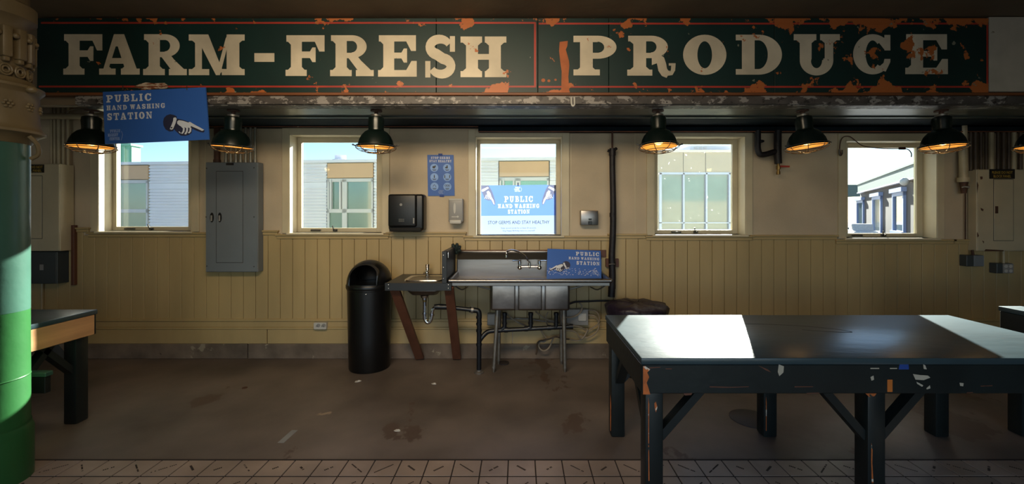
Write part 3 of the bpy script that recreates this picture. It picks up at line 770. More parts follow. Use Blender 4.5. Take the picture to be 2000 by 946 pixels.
for px in (240, 365):
    m = MB(); m.tube([Wp(px, 176, yS - .004), Wp(px, 168, 3.55), Wp(px, 172, 3.575)], .003, n=6); m.build('tie', M['wire'], root)

# (b) leaning on the steel sink, see the sink below
# (c) stop-germs poster on the wall
pl = 4.590
TL, TR, BL = Wp(834.5, 302.6, pl), Wp(885.8, 302.8, pl), Wp(835.5, 382.9, pl)
root = thing('health_poster', 'small upright blue poster STOP GERMS STAY HEALTHY with six round pictures taped on the wall', 'poster', Wp(860, 382, pl))
fr = Fr(TL, TR - TL, BL - TL); Wd, Hd = (TR - TL).length, (BL - TL).length
m = MB(); m.prism([fr.P(0, 0), fr.P(Wd, 0), fr.P(Wd + .006, Hd - .003), fr.P(.002, Hd)], -fr.n * .003); m.build('paper_sheet', M['blue'], root, smooth=0)
m = MB(); slab_text(m, fr, 'STOP GERMS', Wd * .5, Hd * .045, Hd * .055, width=Wd * .72, align='C'); slab_text(m, fr, 'STAY HEALTHY', Wd * .5, Hd * .125, Hd * .055, width=Wd * .84, align='C')
m.build('lettering', M['letter'], root, smooth=0)
for j in range(3):
    for i in range(2):
        fig = MB(); dots = MB()
        cu, cv, rr = Wd * (.26 if i == 0 else .75), Hd * (.315 + j * .228), Wd * .152
        flat(dots, fr, arc(cu, cv, rr, rr, 0, 345, 23), .0009, .0004)
        def dot(a, b_, c_, d_): flat(fig, fr, arc(cu + a * rr, cv + b_ * rr, c_ * rr, d_ * rr, 0, 330, 11), .0015, .0004)
        if (j, i) == (0, 0): dot(-.1, -.15, .38, .30); dot(.25, -.4, .16, .2)
        elif (j, i) == (0, 1): dot(.0, -.42, .18, .22); dot(-.15, -.05, .38, .2)
        elif (j, i) == (1, 0): dot(0, -.45, .12, .14); dot(0, -.08, .14, .32)
        elif (j, i) == (1, 1):
            for s_ in (-.62, .62): dot(s_, -.45, .12, .14); dot(s_, -.08, .12, .34)
        elif (j, i) == (2, 0):
            for q in stroke([(cu - .4 * rr, cv), (cu, cv - .5 * rr), (cu + .4 * rr, cv), (cu + .3 * rr, cv + .1 * rr)], rr * .12): flat(fig, fr, q, .0015, .0004)
        else:
            for s_ in (-.45, 0, .45):
                for q in stroke(arc(cu + s_ * rr, cv - .25 * rr, .2 * rr, .22 * rr, 0, 360, 12), rr * .09): flat(fig, fr, q, .0015, .0004)
        for k in (0, 1): flat(fig, fr, rc(cu - rr * (.5 - .15 * k), cv + rr * (.38 + .24 * k), cu + rr * (.5 - .15 * k), cv + rr * (.50 + .24 * k)), .0015, .0004)
        disc = dots.build('picture_disc', M['blue_tab'], root, smooth=0); fig.build('printed_figure', M['ink'], disc, smooth=0)
emblem(root, fr, Wd * .40, Hd * .86, Wd * .24, Hd * .09, M['emblem'])
for q in (rc(Wd * .42, -Hd * .03, Wd * .58, Hd * .03), rc(Wd * .45, Hd * .97, Wd * .62, Hd * 1.02)):
    m = MB(); flat(m, fr, q, .002, .0005); m.build('tape', M['blue_dark'], root, smooth=0)

# (d) poster in the middle window
def translucent(name, hexc, tr=0.55):
    mm = bpy.data.materials.new(name); mm.use_nodes = True; t = mm.node_tree; N = t.nodes; L = t.links
    b = N['Principled BSDF']; b.inputs['Base Color'].default_value = (*srgb(hexc), 1); b.inputs['Roughness'].default_value = .5
    tl = N.new('ShaderNodeBsdfTranslucent'); tl.inputs[0].default_value = (*srgb(hexc), 1)
    mx = N.new('ShaderNodeMixShader'); mx.inputs[0].default_value = tr
    L.new(b.outputs[0], mx.inputs[1]); L.new(tl.outputs[0], mx.inputs[2]); L.new(mx.outputs[0], N['Material Output'].inputs['Surface'])
    return mm
M['poster_blue'] = translucent('backlit_blue_paper', '#4660a4', .6)
M['poster_pale'] = translucent('backlit_pale_paper', '#6d7a9a', .6)
M['poster_white'] = translucent('backlit_white_print', '#9da2ae', .6)
M['poster_grey'] = translucent('backlit_grey_print', '#4e5268', .5)
pl = 4.725
TL, TR, BL = Wp(939.5, 362.5, pl), Wp(1086, 361.5, pl), Wp(940, 458.3, pl)
root = thing('window_poster', 'large pale blue PUBLIC HAND WASHING STATION poster standing in the middle window', 'poster', Wp(1013, 458, pl))
fr = Fr(TL, TR - TL, BL - TL); Wd, Hd = (TR - TL).length, (BL - TL).length
Hc = wz(361.5, pl) - (wz(460) + .001); Hd = min(Hd, Hc)
class Ink:
    """collects printed polygons; flat() fills it like a mesh builder"""
    def __init__(s, fr): s.fr = fr; s.polys = []
    def prism(s, pts, d): s.polys.append([((Vector(p) - s.fr.O).dot(s.fr.U), (Vector(p) - s.fr.O).dot(s.fr.V)) for p in pts])
def inside(poly, x, y):
    c = False; j = len(poly) - 1
    for i in range(len(poly)):
        (xi, yi), (xj, yj) = poly[i], poly[j]
        if (yi > y) != (yj > y) and x < (xj - xi) * (y - yi) / (yj - yi) + xi: c = not c
        j = i
    return c
wi = Ink(fr); gi = Ink(fr)
slab_text(wi, fr, 'PUBLIC', Wd * .5, Hd * .225, Hd * .12, width=Wd * .38, align='C'); slab_text(wi, fr, 'HAND WASHING', Wd * .5, Hd * .385, Hd * .082, width=Wd * .55, align='C')
slab_text(wi, fr, 'STATION', Wd * .5, Hd * .50, Hd * .082, width=Wd * .29, align='C')
for sgn in (0, 1):
    def H_(p):
        x, y = p
        return ((x if not sgn else 1 - x) * Wd, y * Hd)
    flat(gi, fr, [H_(p) for p in [(.0, .0), (.10, .0), (.14, .10), (.17, .22), (.19, .34), (.185, .41), (.16, .39), (.13, .30), (.10, .31), (.05, .28), (.03, .20), (.0, .10)]])
    flat(wi, fr, [H_(p) for p in [(.01, .085), (.09, .03), (.105, .055), (.03, .125), (.01, .12)]])
    flat(wi, fr, [H_(p) for p in [(.075, .13), (.10, .11), (.125, .16), (.14, .24), (.165, .30), (.18, .39), (.165, .38), (.145, .31), (.12, .26), (.085, .20)]])
    for k in range(4):
        for q in stroke([(.07 + .015 * k, .19 + .012 * k), (.06 + .02 * k, .25 + .008 * k), (.045 + .024 * k, .265 + .008 * k)], .008): flat(wi, fr, [H_(p) for p in q])
emblem(root, fr, Wd * .44, Hd * .035, Wd * .10, Hd * .10, None, e=wi)
NU, NV = 330, 136; HB = Hd * .62
grid = [[0] * NU for _ in range(NV)]
for idx, ink in ((1, gi), (2, wi)):
    for poly in ink.polys:
        us = [p[0] for p in poly]; vv = [p[1] for p in poly]
        for j in range(max(0, int(min(vv) / HB * NV)), min(NV, int(max(vv) / HB * NV) + 1)):
            for i in range(max(0, int(min(us) / Wd * NU)), min(NU, int(max(us) / Wd * NU) + 1)):
                if inside(poly, (i + .5) / NU * Wd, (j + .5) / NV * HB): grid[j][i] = idx
o0 = parent_world(root)
me = bpy.data.meshes.new('printed_blue_field')
me.from_pydata([fr.P(i / NU * Wd, j / NV * HB) - o0 for j in range(NV + 1) for i in range(NU + 1)], [], [(j * (NU + 1) + i, (j + 1) * (NU + 1) + i, (j + 1) * (NU + 1) + i + 1, j * (NU + 1) + i + 1) for j in range(NV) for i in range(NU)])
for q in ('poster_blue', 'poster_grey', 'poster_white'): me.materials.append(M[q])
me.polygons.foreach_set('material_index', [grid[j][i] for j in range(NV) for i in range(NU)])
po = bpy.data.objects.new('printed_blue_field', me); COL.objects.link(po); po.parent = root
m = MB(); m.face([fr.P(0, HB), fr.P(Wd, HB), fr.P(Wd, Hd), fr.P(0, Hd)]); m.build('pale_field', M['poster_pale'], root, smooth=0)
sans_text(fr, 'STOP GERMS AND STAY HEALTHY', Wd * .5, Hd * .79, Hd * .07, width=Wd * .82, name='grey_lettering', m=M['ink'], parent=root)
sans_text(fr, 'Soap up and scrub for at least 20 seconds.', Wd * .5, Hd * .885, Hd * .028, width=Wd * .47, name='small_lettering', m=M['ink'], parent=root)
sans_text(fr, 'Sing Happy Birthday twice to yourself!', Wd * .5, Hd * .94, Hd * .028, width=Wd * .43, name='small_lettering', m=M['ink'], parent=root)
m = MB(); flat(m, fr, rc(Wd * .487, -Hd * .055, Wd * .50, Hd * .02), .0015, .0006); m.build('tape', M['blue_dark'], root, smooth=0)

# (b) sign leaning on the sink comes with the sink

# ------------------------------------------------------------------ big green table, second table, left table
def table_builder(root, x0, x1, y0, y1, h, skirt, leg_x, top_m, skirt_ms, chips=None, lw=.095, brace=True, ends=True, back_shift=None):
    """x0..x1, y0 front .. y1 back; leg_x = x of each leg pair's left side"""
    m = MB(); m.box(x0, x1, y0, y1, h - .035, h, bev=.006, seg=2); m.build('table_top', top_m, root, smooth=30)
    t = .045
    m = MB(); m.box(x0 + .006, x1 - .006, y0 + .006, y0 + .006 + t, h - skirt, h - .035, bev=.004); m.build('front_apron', skirt_ms[0], root, smooth=0)
    m = MB(); m.box(x0 + .006, x1 - .006, y1 - .006 - t, y1 - .006, h - skirt, h - .035, bev=.004); m.build('back_apron', skirt_ms[0], root, smooth=0)
    m = MB(); m.box(x0 + .004, x0 + .004 + t, y0 + .02, y1 - .02, h - skirt, h - .035, bev=.004); m.build('side_apron', skirt_ms[1], root, smooth=0)
    m = MB(); m.box(x1 - .004 - t, x1 - .004, y0 + .02, y1 - .02, h - skirt, h - .035, bev=.004); m.build('side_apron', skirt_ms[2], root, smooth=0)
    fy0 = y0 + .03; by1 = y1 - .03
    for lx in leg_x:
        for (a, b) in ((fy0, fy0 + lw), (by1 - lw, by1)):
            o_ = (back_shift or {}).get(lx, 0) if a > fy0 else 0
            m = MB(); m.box(lx + o_, lx + lw + o_, a, b, 0, h - .04, bev=.01, seg=2); m.build('leg', M['dgreen'], root, smooth=30)
        if brace:
            for s_ in (-1, 1):
                if s_ < 0 and lx < x0 + .15: continue
                if s_ > 0 and lx + lw > x1 - .15: continue
                sx = lx + (lw if s_ > 0 else 0)
                for (a, b) in ((fy0, fy0 + lw), (by1 - lw, by1)):
                    yy = (a + b) / 2
                    if a > fy0: sx += (back_shift or {}).get(lx, 0)
                    m = MB(); m.beam((sx - s_ * .01, yy, h - skirt - .25), (sx + s_ * .235, yy, h - skirt + .03), .06, .04, up=(0, 0, 1)); m.build('brace', M['dgreen'], root, smooth=0)
    if ends:
        for lx in (leg_x[0], leg_x[-1]):
            for s_, a in ((1, fy0 + lw), (-1, by1 - lw)):
                m = MB(); m.beam((lx + lw / 2, a - s_ * .01, h - skirt - .25), (lx + lw / 2, a + s_ * .235, h - skirt + .03), .06, .04, up=(0, 0, 1)); m.build('brace', M['dgreen'], root, smooth=0)

TX0, TX1, TY0, TY1, TH = .625, 3.13, 2.185, 3.105, .83
root = thing('display_table', 'large worn dark green wooden table at the right with a sunlit glossy top', 'table', ((TX0 + TX1) / 2, (TY0 + TY1) / 2, 0), 'green market tables')
table_builder(root, TX0, TX1, TY0, TY1, TH, .186, [.655, 1.815, 2.92], M['dgreen_top'], [M['dgreen']] * 3, back_shift={.655: -.012, 1.815: -.103})
# worn and marked places of the apron, each flat on the wood
fa = Fr((0, TY0 + .006, EYE), (1, 0, 0), (0, 0, -1)); ka = (TY0 + .006) / F
def apx(pts): return [((x - VX) * ka, (y - VY) * ka) for x, y in pts]
m = MB(); flat(m, fa, apx([(1256, 716), (1259, 715), (1270, 722), (1264, 728), (1268, 737), (1263, 748), (1267, 760), (1270, 771), (1256, 771)]), .0006, .002)
m.build('bare_corner', M['worn'], root, smooth=0)
m = MB(); flat(m, fa, apx([(1690, 769), (1712, 769), (1708, 774), (1698, 776)]), .0006, .001)
m.build('bare_patch', M['worn'], root, smooth=0)
m = MB(); flat(m, fa, apx(rc(1733, 742, 1743, 766)), .0006, .0006); m.build('orange_tag', M['orange'], root, smooth=0)
m = MB(); flat(m, fa, apx([(1758, 706), (1774, 706), (1775, 722), (1755, 722)]), .0006, .0006); m.build('blue_tape', M['blue_dark'], root, smooth=0)
for pts in ([(1521, 712), (1531, 716), (1530, 728), (1522, 735), (1519, 727)], [(1783, 731), (1797, 733), (1812, 734), (1817, 738), (1804, 743), (1788, 742)], [(1790, 746), (1803, 753), (1801, 756), (1791, 750)],
            [(1809, 759), (1816, 753), (1817, 759), (1810, 761)], [(1700, 737), (1706, 734), (1707, 742), (1702, 744)], [(1803, 712), (1807, 714), (1810, 722), (1804, 721)], [(1874, 748), (1882, 749), (1881, 755), (1875, 754)], rc(1700, 719, 1717, 721), rc(1738, 719, 1752, 721)):
    m = MB(); flat(m, fa, apx(pts), .0006, .0006); m.build('paint_chip', M['white_board'], root, smooth=0)
def worn(yf, pts, name='worn_edge', mt='worn'):
    f_ = Fr((0, yf, EYE), (1, 0, 0), (0, 0, -1)); k_ = yf / F
    m_ = MB(); flat(m_, f_, [((a - VX) * k_, (b - VY) * k_) for a, b in pts], .0006, .0006); return m_.build(name, M[mt], root, smooth=0)
worn(TY0 + .03, [(1266, 776), (1268, 790), (1267.5, 850), (1268.5, 940), (1266.5, 940), (1266, 850)])
worn(TY0 + .03, [(1278, 788), (1281, 785), (1284, 796), (1281, 806), (1279, 798)])
worn(TY0 + .03, [(1702, 866), (1704, 880), (1703.5, 905), (1706, 944), (1702.5, 944), (1701.5, 900)])
worn(TY1 - .03 - .095, [(1192, 770), (1193.5, 790), (1193, 842), (1191.8, 842), (1191.8, 790)])
worn(TY1 - .03 - .095, [(1496, 775), (1497.5, 790), (1497, 842), (1495.8, 842), (1495.8, 790)])
for pts in ([(1386, 755), (1430, 756), (1462, 755), (1462, 756.5), (1420, 758), (1386, 757)], [(1552, 755), (1588, 755), (1588, 756.5), (1552, 757)], [(1268, 718), (1290, 717), (1290, 718.5), (1268, 720)], [(1300, 720), (1312, 720), (1312, 722), (1300, 721.5)],
            [(1335, 769), (1352, 768), (1350, 772), (1338, 773)], [(1480, 714), (1500, 722), (1506, 728), (1496, 724)], [(1575, 768), (1600, 767), (1600, 769), (1575, 770)], [(1915, 754), (1938, 753), (1938, 754.5), (1915, 755.5)], [(1888, 767), (1900, 766), (1900, 768), (1888, 769)]):
    worn(TY0 + .006, pts, 'scratch', 'redwood')
m = MB()   # knife-cut arc in the top
for q in stroke(catmull([Vector(p) for p in ((1.42, 2.86), (1.75, 2.83), (2.0, 2.74), (2.08, 2.66), (1.98, 2.66), (1.8, 2.71))], 5), .006):
    m.prism([(p[0], p[1], TH + .0004) for p in [(v[0], v[1]) for v in q]], (0, 0, .0004))
m.build('scratch', M['grout'], root, smooth=0)

root = thing('display_table', 'dark green table cut off by the right edge of the picture', 'table', (4.6, 2.65, 0), 'green market tables')
table_builder(root, 3.5, 5.6, 2.20, 3.11, .895, .19, [3.53, 5.45], M['dgreen_top'], [M['dgreen']] * 3)
root = thing('display_table', 'green legged table at the left behind the round column with a raw wood apron', 'table', (-4.4, 2.85, 0), 'green market tables')
LX = -3.26
table_builder(root, -5.4, LX, 2.69, 3.285, .83, .187, [-5.3, -3.395], M['dgreen_top'], [M['dgreen'], M['dgreen'], M['rawwood']])
# small low bench beside it
m0 = thing('low_bench', 'narrow low green bench end poking out behind the round column', 'bench', (-3.75, 2.85, 0))
m = MB(); m.box(-4.3, -3.15, 2.822, 2.872, .483, .513, bev=.004); m.build('bench_top', M['column_up'], m0, smooth=0)
m = MB(); m.box(-4.29, -3.16, 2.828, 2.866, .372, .483, bev=.003); m.build('bench_apron', M['dgreen'], m0, smooth=0)
for x in (-4.25, -3.62):
    for y in (2.83,):
        m = MB(); m.box(x, x + .05, y, y + .035, 0, .37); m.build('leg', M['dgreen'], m0, smooth=0)

# ------------------------------------------------------------------ the iron column
CX, CY = -3.093, 2.475
root = thing('round_column', 'thick round iron column painted in green bands with a cream ornamented capital', 'column', (CX, CY, 0))
m = MB(); m.lathe([(.178, 0), (.178, .285), (.170, .312), (.164, .33), (.162, .998)], (CX, CY, 0), n=56); m.build('lower_shaft', M['column_low'], root, smooth=40)
m = MB(); m.lathe([(.1625, .998), (.1625, 1.99)], (CX, CY, 0), n=56); m.build('upper_shaft', M['column_up'], root, smooth=40)
m = MB(); m.lathe([(.165, .325), (.168, .33), (.168, .30)], (CX, CY, 0), n=56, caps=False)
m.lathe([(.163, .60), (.165, .606), (.163, .612)], (CX, CY, 0), n=56, caps=False); m.build('band', M['column_low'], root)
m = MB(); m.lathe([(.165, 1.985), (.172, 1.995), (.196, 2.03), (.226, 2.045), (.226, 2.06), (.214, 2.07), (.206, 2.09), (.200, 2.14), (.200, 2.275), (.205, 2.285), (.222, 2.305), (.222, 2.32), (.19, 2.335), (.175, 2.36)], (CX, CY, 0), n=56)
for a in range(12):      # rosettes round the drum
    an = a * PI / 6 + .2; c_ = Vector((CX + .2 * math.cos(an), CY + .2 * math.sin(an), 2.20)); nx = Vector((math.cos(an), math.sin(an), 0)); tx = Vector((-math.sin(an), math.cos(an), 0))
    for k in range(6):
        q = c_ + tx * .018 * math.cos(k * PI / 3) + Vector((0, 0, .018 * math.sin(k * PI / 3))); m.ball(q, .010, n=8)
    m.ball(c_ + nx * .003, .009, n=8)
for a in range(4):       # scrolls at the drum's top edge
    an = a * PI / 2 + .12; c_ = (CX + .222 * math.cos(an), CY + .222 * math.sin(an), 2.30); m.ball(c_, .028, .028, .022, n=12)
m.build('capital_drum', M['cream_iron'], root, smooth=40)
m = MB(); m.lathe([(.150, 2.33), (.150, 2.66), (.165, 2.70), (.19, 2.72), (.19, 2.80), (.16, 2.82), (.15, 3.235)], (CX, CY, 0), n=48)
for a in range(16):      # egg-shaped scrolls and leaf brackets in two tiers
    an = a * PI / 8 + .1; cs, sn = math.cos(an), math.sin(an)
    for rr in (.026, .015): m.tube([(CX + .165 * cs - sn * rr * math.cos(t), CY + .165 * sn + cs * rr * math.cos(t), 2.40 + rr * 1.2 * math.sin(t)) for t in [k * PI / 6 for k in range(12)]], .006, n=6, smooth=0, closed=True)
    R_ = Matrix.Rotation(an, 3, 'Z')
    m.box(CX + .135, CX + .187, CY - .022, CY + .022, 2.47, 2.65, bev=.010, seg=2, rot=R_, piv=(CX, CY, 2.5))
    m.box(CX + .135, CX + .178, CY - .015, CY + .015, 2.445, 2.475, bev=.006, rot=R_, piv=(CX, CY, 2.5))
    m.ball((CX + .182 * math.cos(an + PI / 16), CY + .182 * math.sin(an + PI / 16), 2.60), .016, n=10)
m.build('capital_crown', M['cream_iron'], root, smooth=40)
m = MB(); m.tube([(CX + .20, CY + .03, 2.03), (CX + .215, CY + .06, 1.985), (CX + .20, CY + .08, 1.93), (CX + .165, CY + .07, 1.90)], .012, n=8)
m.build('iron_hook', M['cream_iron'], root)

# ------------------------------------------------------------------ electrical cabinets and boxes
def decal(root, name, mtl, y, pts, lift=.0008, th=.0006):
    fr_ = Fr((0, y, EYE), (1, 0, 0), (0, 0, -1)); k = y / F
    m_ = MB(); flat(m_, fr_, [((a - VX) * k, (b - VY) * k) for a, b in pts], lift, th); return m_.build(name, mtl, root, smooth=0)
y = 4.484
def seam(root, y, a, b, c, d):
    m_ = MB(); m_.box(wx(a - .9, y), wx(b + .9, y), y - .0015, y + .001, wz(d + .9, y), wz(c - .9, y)); return m_.build('door_seam', M['line'], root, smooth=0)
def cab(name, label, y, x0, x1, yt, yb, mt, side=None, yback=4.588):
    r_ = thing(name, label, 'cabinet', ((wx(x0, y) + wx(x1, y)) / 2, y, wz(yb, y)))
    m_ = MB(); m_.box(wx(x0, y), wx(x1, y), y + .008, yback, wz(yb, y), wz(yt, y), bev=.004); m_.build('body', mt, r_, smooth=0)
    return r_
root = cab('electrical_cabinet', 'tall grey electrical cabinet with a door and two recessed latches between the two left windows', y, 401, 503, 317, 532, M['panel_grey'])
m = MB(); m.box(wx(402, y), wx(502, y), y, y + .010, wz(531, y), wz(318, y), bev=.002); m.build('cover', M['panel_grey'], root, smooth=0)
seam(root, y, 423, 474, 335, 513)
dr = MB(); dr.box(wx(423, y), wx(474, y), y - .004, y + .002, wz(513, y), wz(335, y), bev=.002); dr = dr.build('door', M['panel_grey'], root, smooth=0)
for px in (414, 429.5):
    m = MB(); m.prism([Wp(*p, y - .0045) for p in [(px + a, 425 + b) for a, b in arc(0, 0, 3.7, 9.5, 0, 345, 23)]], (0, -.003, 0)); hd = m.build('latch_recess', M['black_in'], dr if px > 420 else root, smooth=0)
    m = MB(); m.box(wx(px - 1.5, y), wx(px + 1.5, y), y - .011, y - .006, wz(432, y), wz(421, y), bev=.001); m.build('latch_tab', M['lightgrey'], dr if px > 420 else root, smooth=0)
decal(root, 'name_plate', M['black'], y, rc(441.5, 318.5, 456.5, 323))
m = MB()
for px, py in ((403.5, 329), (496, 328), (402.5, 424), (496, 424), (404, 520), (496, 521)): m.ball(Wp(px, py, y), .007, .004, .007, n=8)
m.build('screws', M['line'], root); root.children[-1]['kind'] = 'stuff'
for px, w_, mt in ((424, 5.4, 'rust'), (441.5, 2.3, 'pipe_grey'), (451, 2.4, 'pipe_grey'), (461, 2.4, 'pipe_grey'), (470, 2.4, 'pipe_grey'), (480, 2.4, 'pipe_grey'), (489.5, 2.4, 'pipe_grey'), (498.5, 2.4, 'pipe_grey')):
    yy = 4.545; x = wx(px, yy); m = MB(); m.cyl((x, yy, wz(316.5, y) - .003), (x, yy, 2.498), w_ * yy / F, n=14)
    m.cyl((x, yy, wz(316.5, y) - .001), (x, yy, wz(311, y)), (w_ + 1) * yy / F, n=12)
    tag(m.build('conduit', M[mt]), 'thick rusty conduit rising from the left top of the grey cabinet' if px < 430 else 'thin grey conduit rising from the grey cabinet', 'pipe', None if px < 430 else 'thin conduits over the grey cabinet')

y = 4.44
root = cab('electrical_cabinet', 'cream painted electrical cabinet at the far left behind the round column', y, -25, 116, 320, 491, M['panel_cream'])
m = MB(); m.box(wx(-24, y), wx(115, y), y, y + .010, wz(490, y), wz(321, y), bev=.002); m.build('cover', M['panel_cream'], root, smooth=0)
seam(root, y, 0, 82, 344, 466)
m = MB(); m.box(wx(0, y), wx(82, y), y - .004, y + .002, wz(466, y), wz(344, y), bev=.002); m.build('door', M['panel_cream'], root, smooth=0)
decal(root, 'warning_plate', M['black'], y, rc(40, 321.5, 86.5, 337.5), .001, .001)
fr = Fr((0, y, EYE), (1, 0, 0), (0, 0, -1)); k = y / F
for t, v, a, b in (('PLEASE DO NOT', 329, 42, 84), ('BLOCK PANEL', 336, 44, 82)):
    sans_text(fr, t, ((a + b) / 2 - VX) * k, (v - VY) * k, 5 * k, width=(b - a) * k, name='warning_lettering', m=M['yellow'], parent=root, lift=.0035)
y = 4.46
root = cab('gutter_box', 'dark grey metal box under the cream cabinet at the far left', y, 0, 110, 492, 555, M['panel_dark'])
m = MB(); m.box(wx(1, y), wx(109, y), y, y + .010, wz(554, y), wz(493, y), bev=.002); m.build('cover', M['panel_dark'], root, smooth=0)
decal(root, 'sticker', M['lightgrey'], y, rc(77.5, 517, 85, 528))
m = MB(); m.box(wx(142, 4.57), wx(148, 4.57), 4.55, 4.588, wz(557, 4.57), wz(440, 4.57), bev=.003); tag(m.build('wooden_batten', M['redwood'], smooth=0), 'narrow brown wooden batten on the wall at the right side of the dark grey box', 'batten')
m = MB(); m.cyl((wx(82, 4.55), 4.55, 0.02), (wx(82, 4.55), 4.55, wz(555, 4.46)), .009, n=10); tag(m.build('conduit', M['pipe_cream']), 'thin cream conduit going down from the dark grey box at the far left', 'pipe')

y = 4.49
root = cab('electrical_cabinet', 'cream chipped electrical cabinet at the right edge with a PLEASE DO NOT BLOCK PANEL plate', y, 1909, 2080, 331, 491, M['panel_cream'])
m = MB(); m.box(wx(1910, y), wx(2079, y), y, y + .010, wz(490, y), wz(332, y), bev=.002); m.build('cover', M['panel_cream'], root, smooth=0)
seam(root, y, 1941, 1978.5, 351, 470)
dr = MB(); dr.box(wx(1941, y), wx(1978.5, y), y - .004, y + .002, wz(470, y), wz(351, y), bev=.002); dr = dr.build('door', M['panel_cream'], root, smooth=0)
m = MB(); m.box(wx(1942.5, y), wx(1948, y), y - .010, y - .003, wz(417, y), wz(403, y), bev=.002); m.build('latch', M['rust'], dr, smooth=0)
decal(root, 'warning_plate', M['black'], y, rc(1932, 330.5, 1982, 349.5), .001, .001)
fr = Fr((0, y, EYE), (1, 0, 0), (0, 0, -1)); k = y / F
for t, v, a, b in (('PLEASE DO NOT', 339.5, 1937, 1977), ('BLOCK PANEL', 347, 1940, 1974)):
    sans_text(fr, t, ((a + b) / 2 - VX) * k, (v - VY) * k, 5 * k, width=(b - a) * k, name='warning_lettering', m=M['yellow'], parent=root, lift=.0035)
for pts in ([(1914, 345), (1919, 345), (1919, 350), (1915, 351)], [(1915, 406), (1921, 409), (1920, 413), (1916, 411)], [(1908.5, 355), (1911, 362), (1909, 375), (1908.5, 378)], [(1918, 470), (1922, 472), (1921, 476)], [(1908.5, 453), (1912, 461), (1909, 464)], [(1925, 487), (1960, 489), (1960, 491), (1922, 491)]):
    decal(root, 'rust_spot', M['rust'], y, pts)
y = 4.50
root = cab('junction_box', 'small dark grey junction box under the chipped cream cabinet at the right edge', y, 1890, 1922.5, 499, 521, M['panel_dark'])
m = MB(); m.box(wx(1903, y), wx(1922, y), y, y + .010, wz(520.5, y), wz(499.5, y), bev=.002); m.build('cover', M['panel_grey'], root, smooth=0)
m = MB(); m.cyl(Wp(1901, 499.5, 4.53), Wp(1899, 489, 4.53), .012, n=10); m.build('connector', M['rust'], root)
root = cab('outlet_box', 'grey four socket outlet box on a conduit at the right edge', y, 1949, 1979.5, 515, 534.5, M['panel_dark'])
m = MB(); m.box(wx(1960, y), wx(1979, y), y - .004, y + .010, wz(534, y), wz(515.5, y), bev=.002); m.build('cover', M['lightgrey'], root, smooth=0)
for a in (1965, 1974):
    for b in (520.5, 529.5):
        m = MB(); m.prism([Wp(*p, y - .0045) for p in arc(a, b, 3.4, 3.2, 0, 340, 17)], (0, -.002, 0)); m.build('socket', M['whiteplastic'], root, smooth=0)
m = MB(); m.cyl(Wp(1960, 516, 4.53), Wp(1960, 489, 4.53), .011, n=10); m.build('riser', M['pipe_cream'], root)
# conduits over the right cabinet, over the left cabinet
rc_px = [(1896, 2.4, 'brownpipe'), (1905, 3.4, 'brownpipe'), (1916, 3.0, 'brownpipe'), (1926, 2.6, 'brownpipe'), (1936, 4.2, 'pipe_cream'), (1949, 2.6, 'brownpipe'), (1960, 3.6, 'brownpipe'), (1970, 2.8, 'brownpipe'), (1980, 3.8, 'pipe_cream'), (1993, 3.2, 'brownpipe')]
for px, w_, mt in rc_px:
    yy = 4.54; x = wx(px, yy); m = MB(); m.cyl((x, yy, wz(333, 4.49)), (x, yy, 2.438), w_ * yy / F, n=12)
    tag(m.build('conduit', M[mt]), 'vertical conduit in the row above the cabinet at the right edge', 'pipe', 'conduits over the right cabinet')
for px, w_ in ((100.5, 2.2), (107, 2.4), (115, 3.2), (124, 2.6), (133, 2.4)):
    yy = 4.535; x = wx(px, yy); m = MB(); m.cyl((x, yy, wz(321, 4.44)), (x, yy, ZC), w_ * yy / F, n=12)
    tag(m.build('conduit', M['pipe_cream']), 'cream vertical conduit above the cream cabinet at the far left', 'pipe', 'conduits over the left cabinet')
for py, w_, lb in ((190.5, 8, 'thick cream horizontal pipe just under the left end of the green sign'), (227.5, 5.6, 'cream horizontal pipe behind the leftmost lamp, the lower of the two')):
    yy = 4.47; m = MB(); m.cyl((wx(20, yy), yy, wz(py, yy)), (wx(300, yy), yy, wz(py, yy)), w_ * yy / F, n=18); tag(m.build('horizontal_pipe', M['pipe_cream']), lb, 'pipe')
m = MB(); yy = 4.515; m.tube([Wp(128, 222, yy), Wp(136, 216, yy), Wp(150, 213.5, yy), Wp(175, 213, yy), Wp(210, 214, yy)], .006, n=8); tag(m.build('loose_cable', M['pipe_grey']), 'thin loose grey cable arching beside the neck of the leftmost lamp', 'cable')
# white pipe with valve left of the right cabinet
root = thing('valve_pipe', 'cream pipe with a rusty valve on the wall beside the rightmost window', 'pipe', Wp(1883, 470, 4.53))
m = MB(); yy = 4.52
m.cyl(Wp(1882, 347, yy), Wp(1880, 238, yy), .036, n=18); m.cyl(Wp(1882, 356, yy), Wp(1882, 347, yy), .052, n=18); m.build('pipe', M['pipe_cream'], root)
m = MB(); m.cyl(Wp(1882.5, 378, yy), Wp(1882.5, 356, yy), .022, .036, n=14); m.cyl(Wp(1882, 366, yy) + Vector((0, -.05, 0)), Wp(1882, 366, yy), .014, n=10); m.build('valve', M['rust'], root)
m = MB(); m.tube([Wp(1880, 366, 4.46), Wp(1884, 365, 4.40), Wp(1893, 366, 4.38)], .008, n=8); m.build('lever', M['galv'], root)
m = MB(); m.cyl(Wp(1885.5, 468, 4.57), Wp(1885.5, 378, 4.57), .006, n=8); m.build('thin_tube', M['rust'], root)
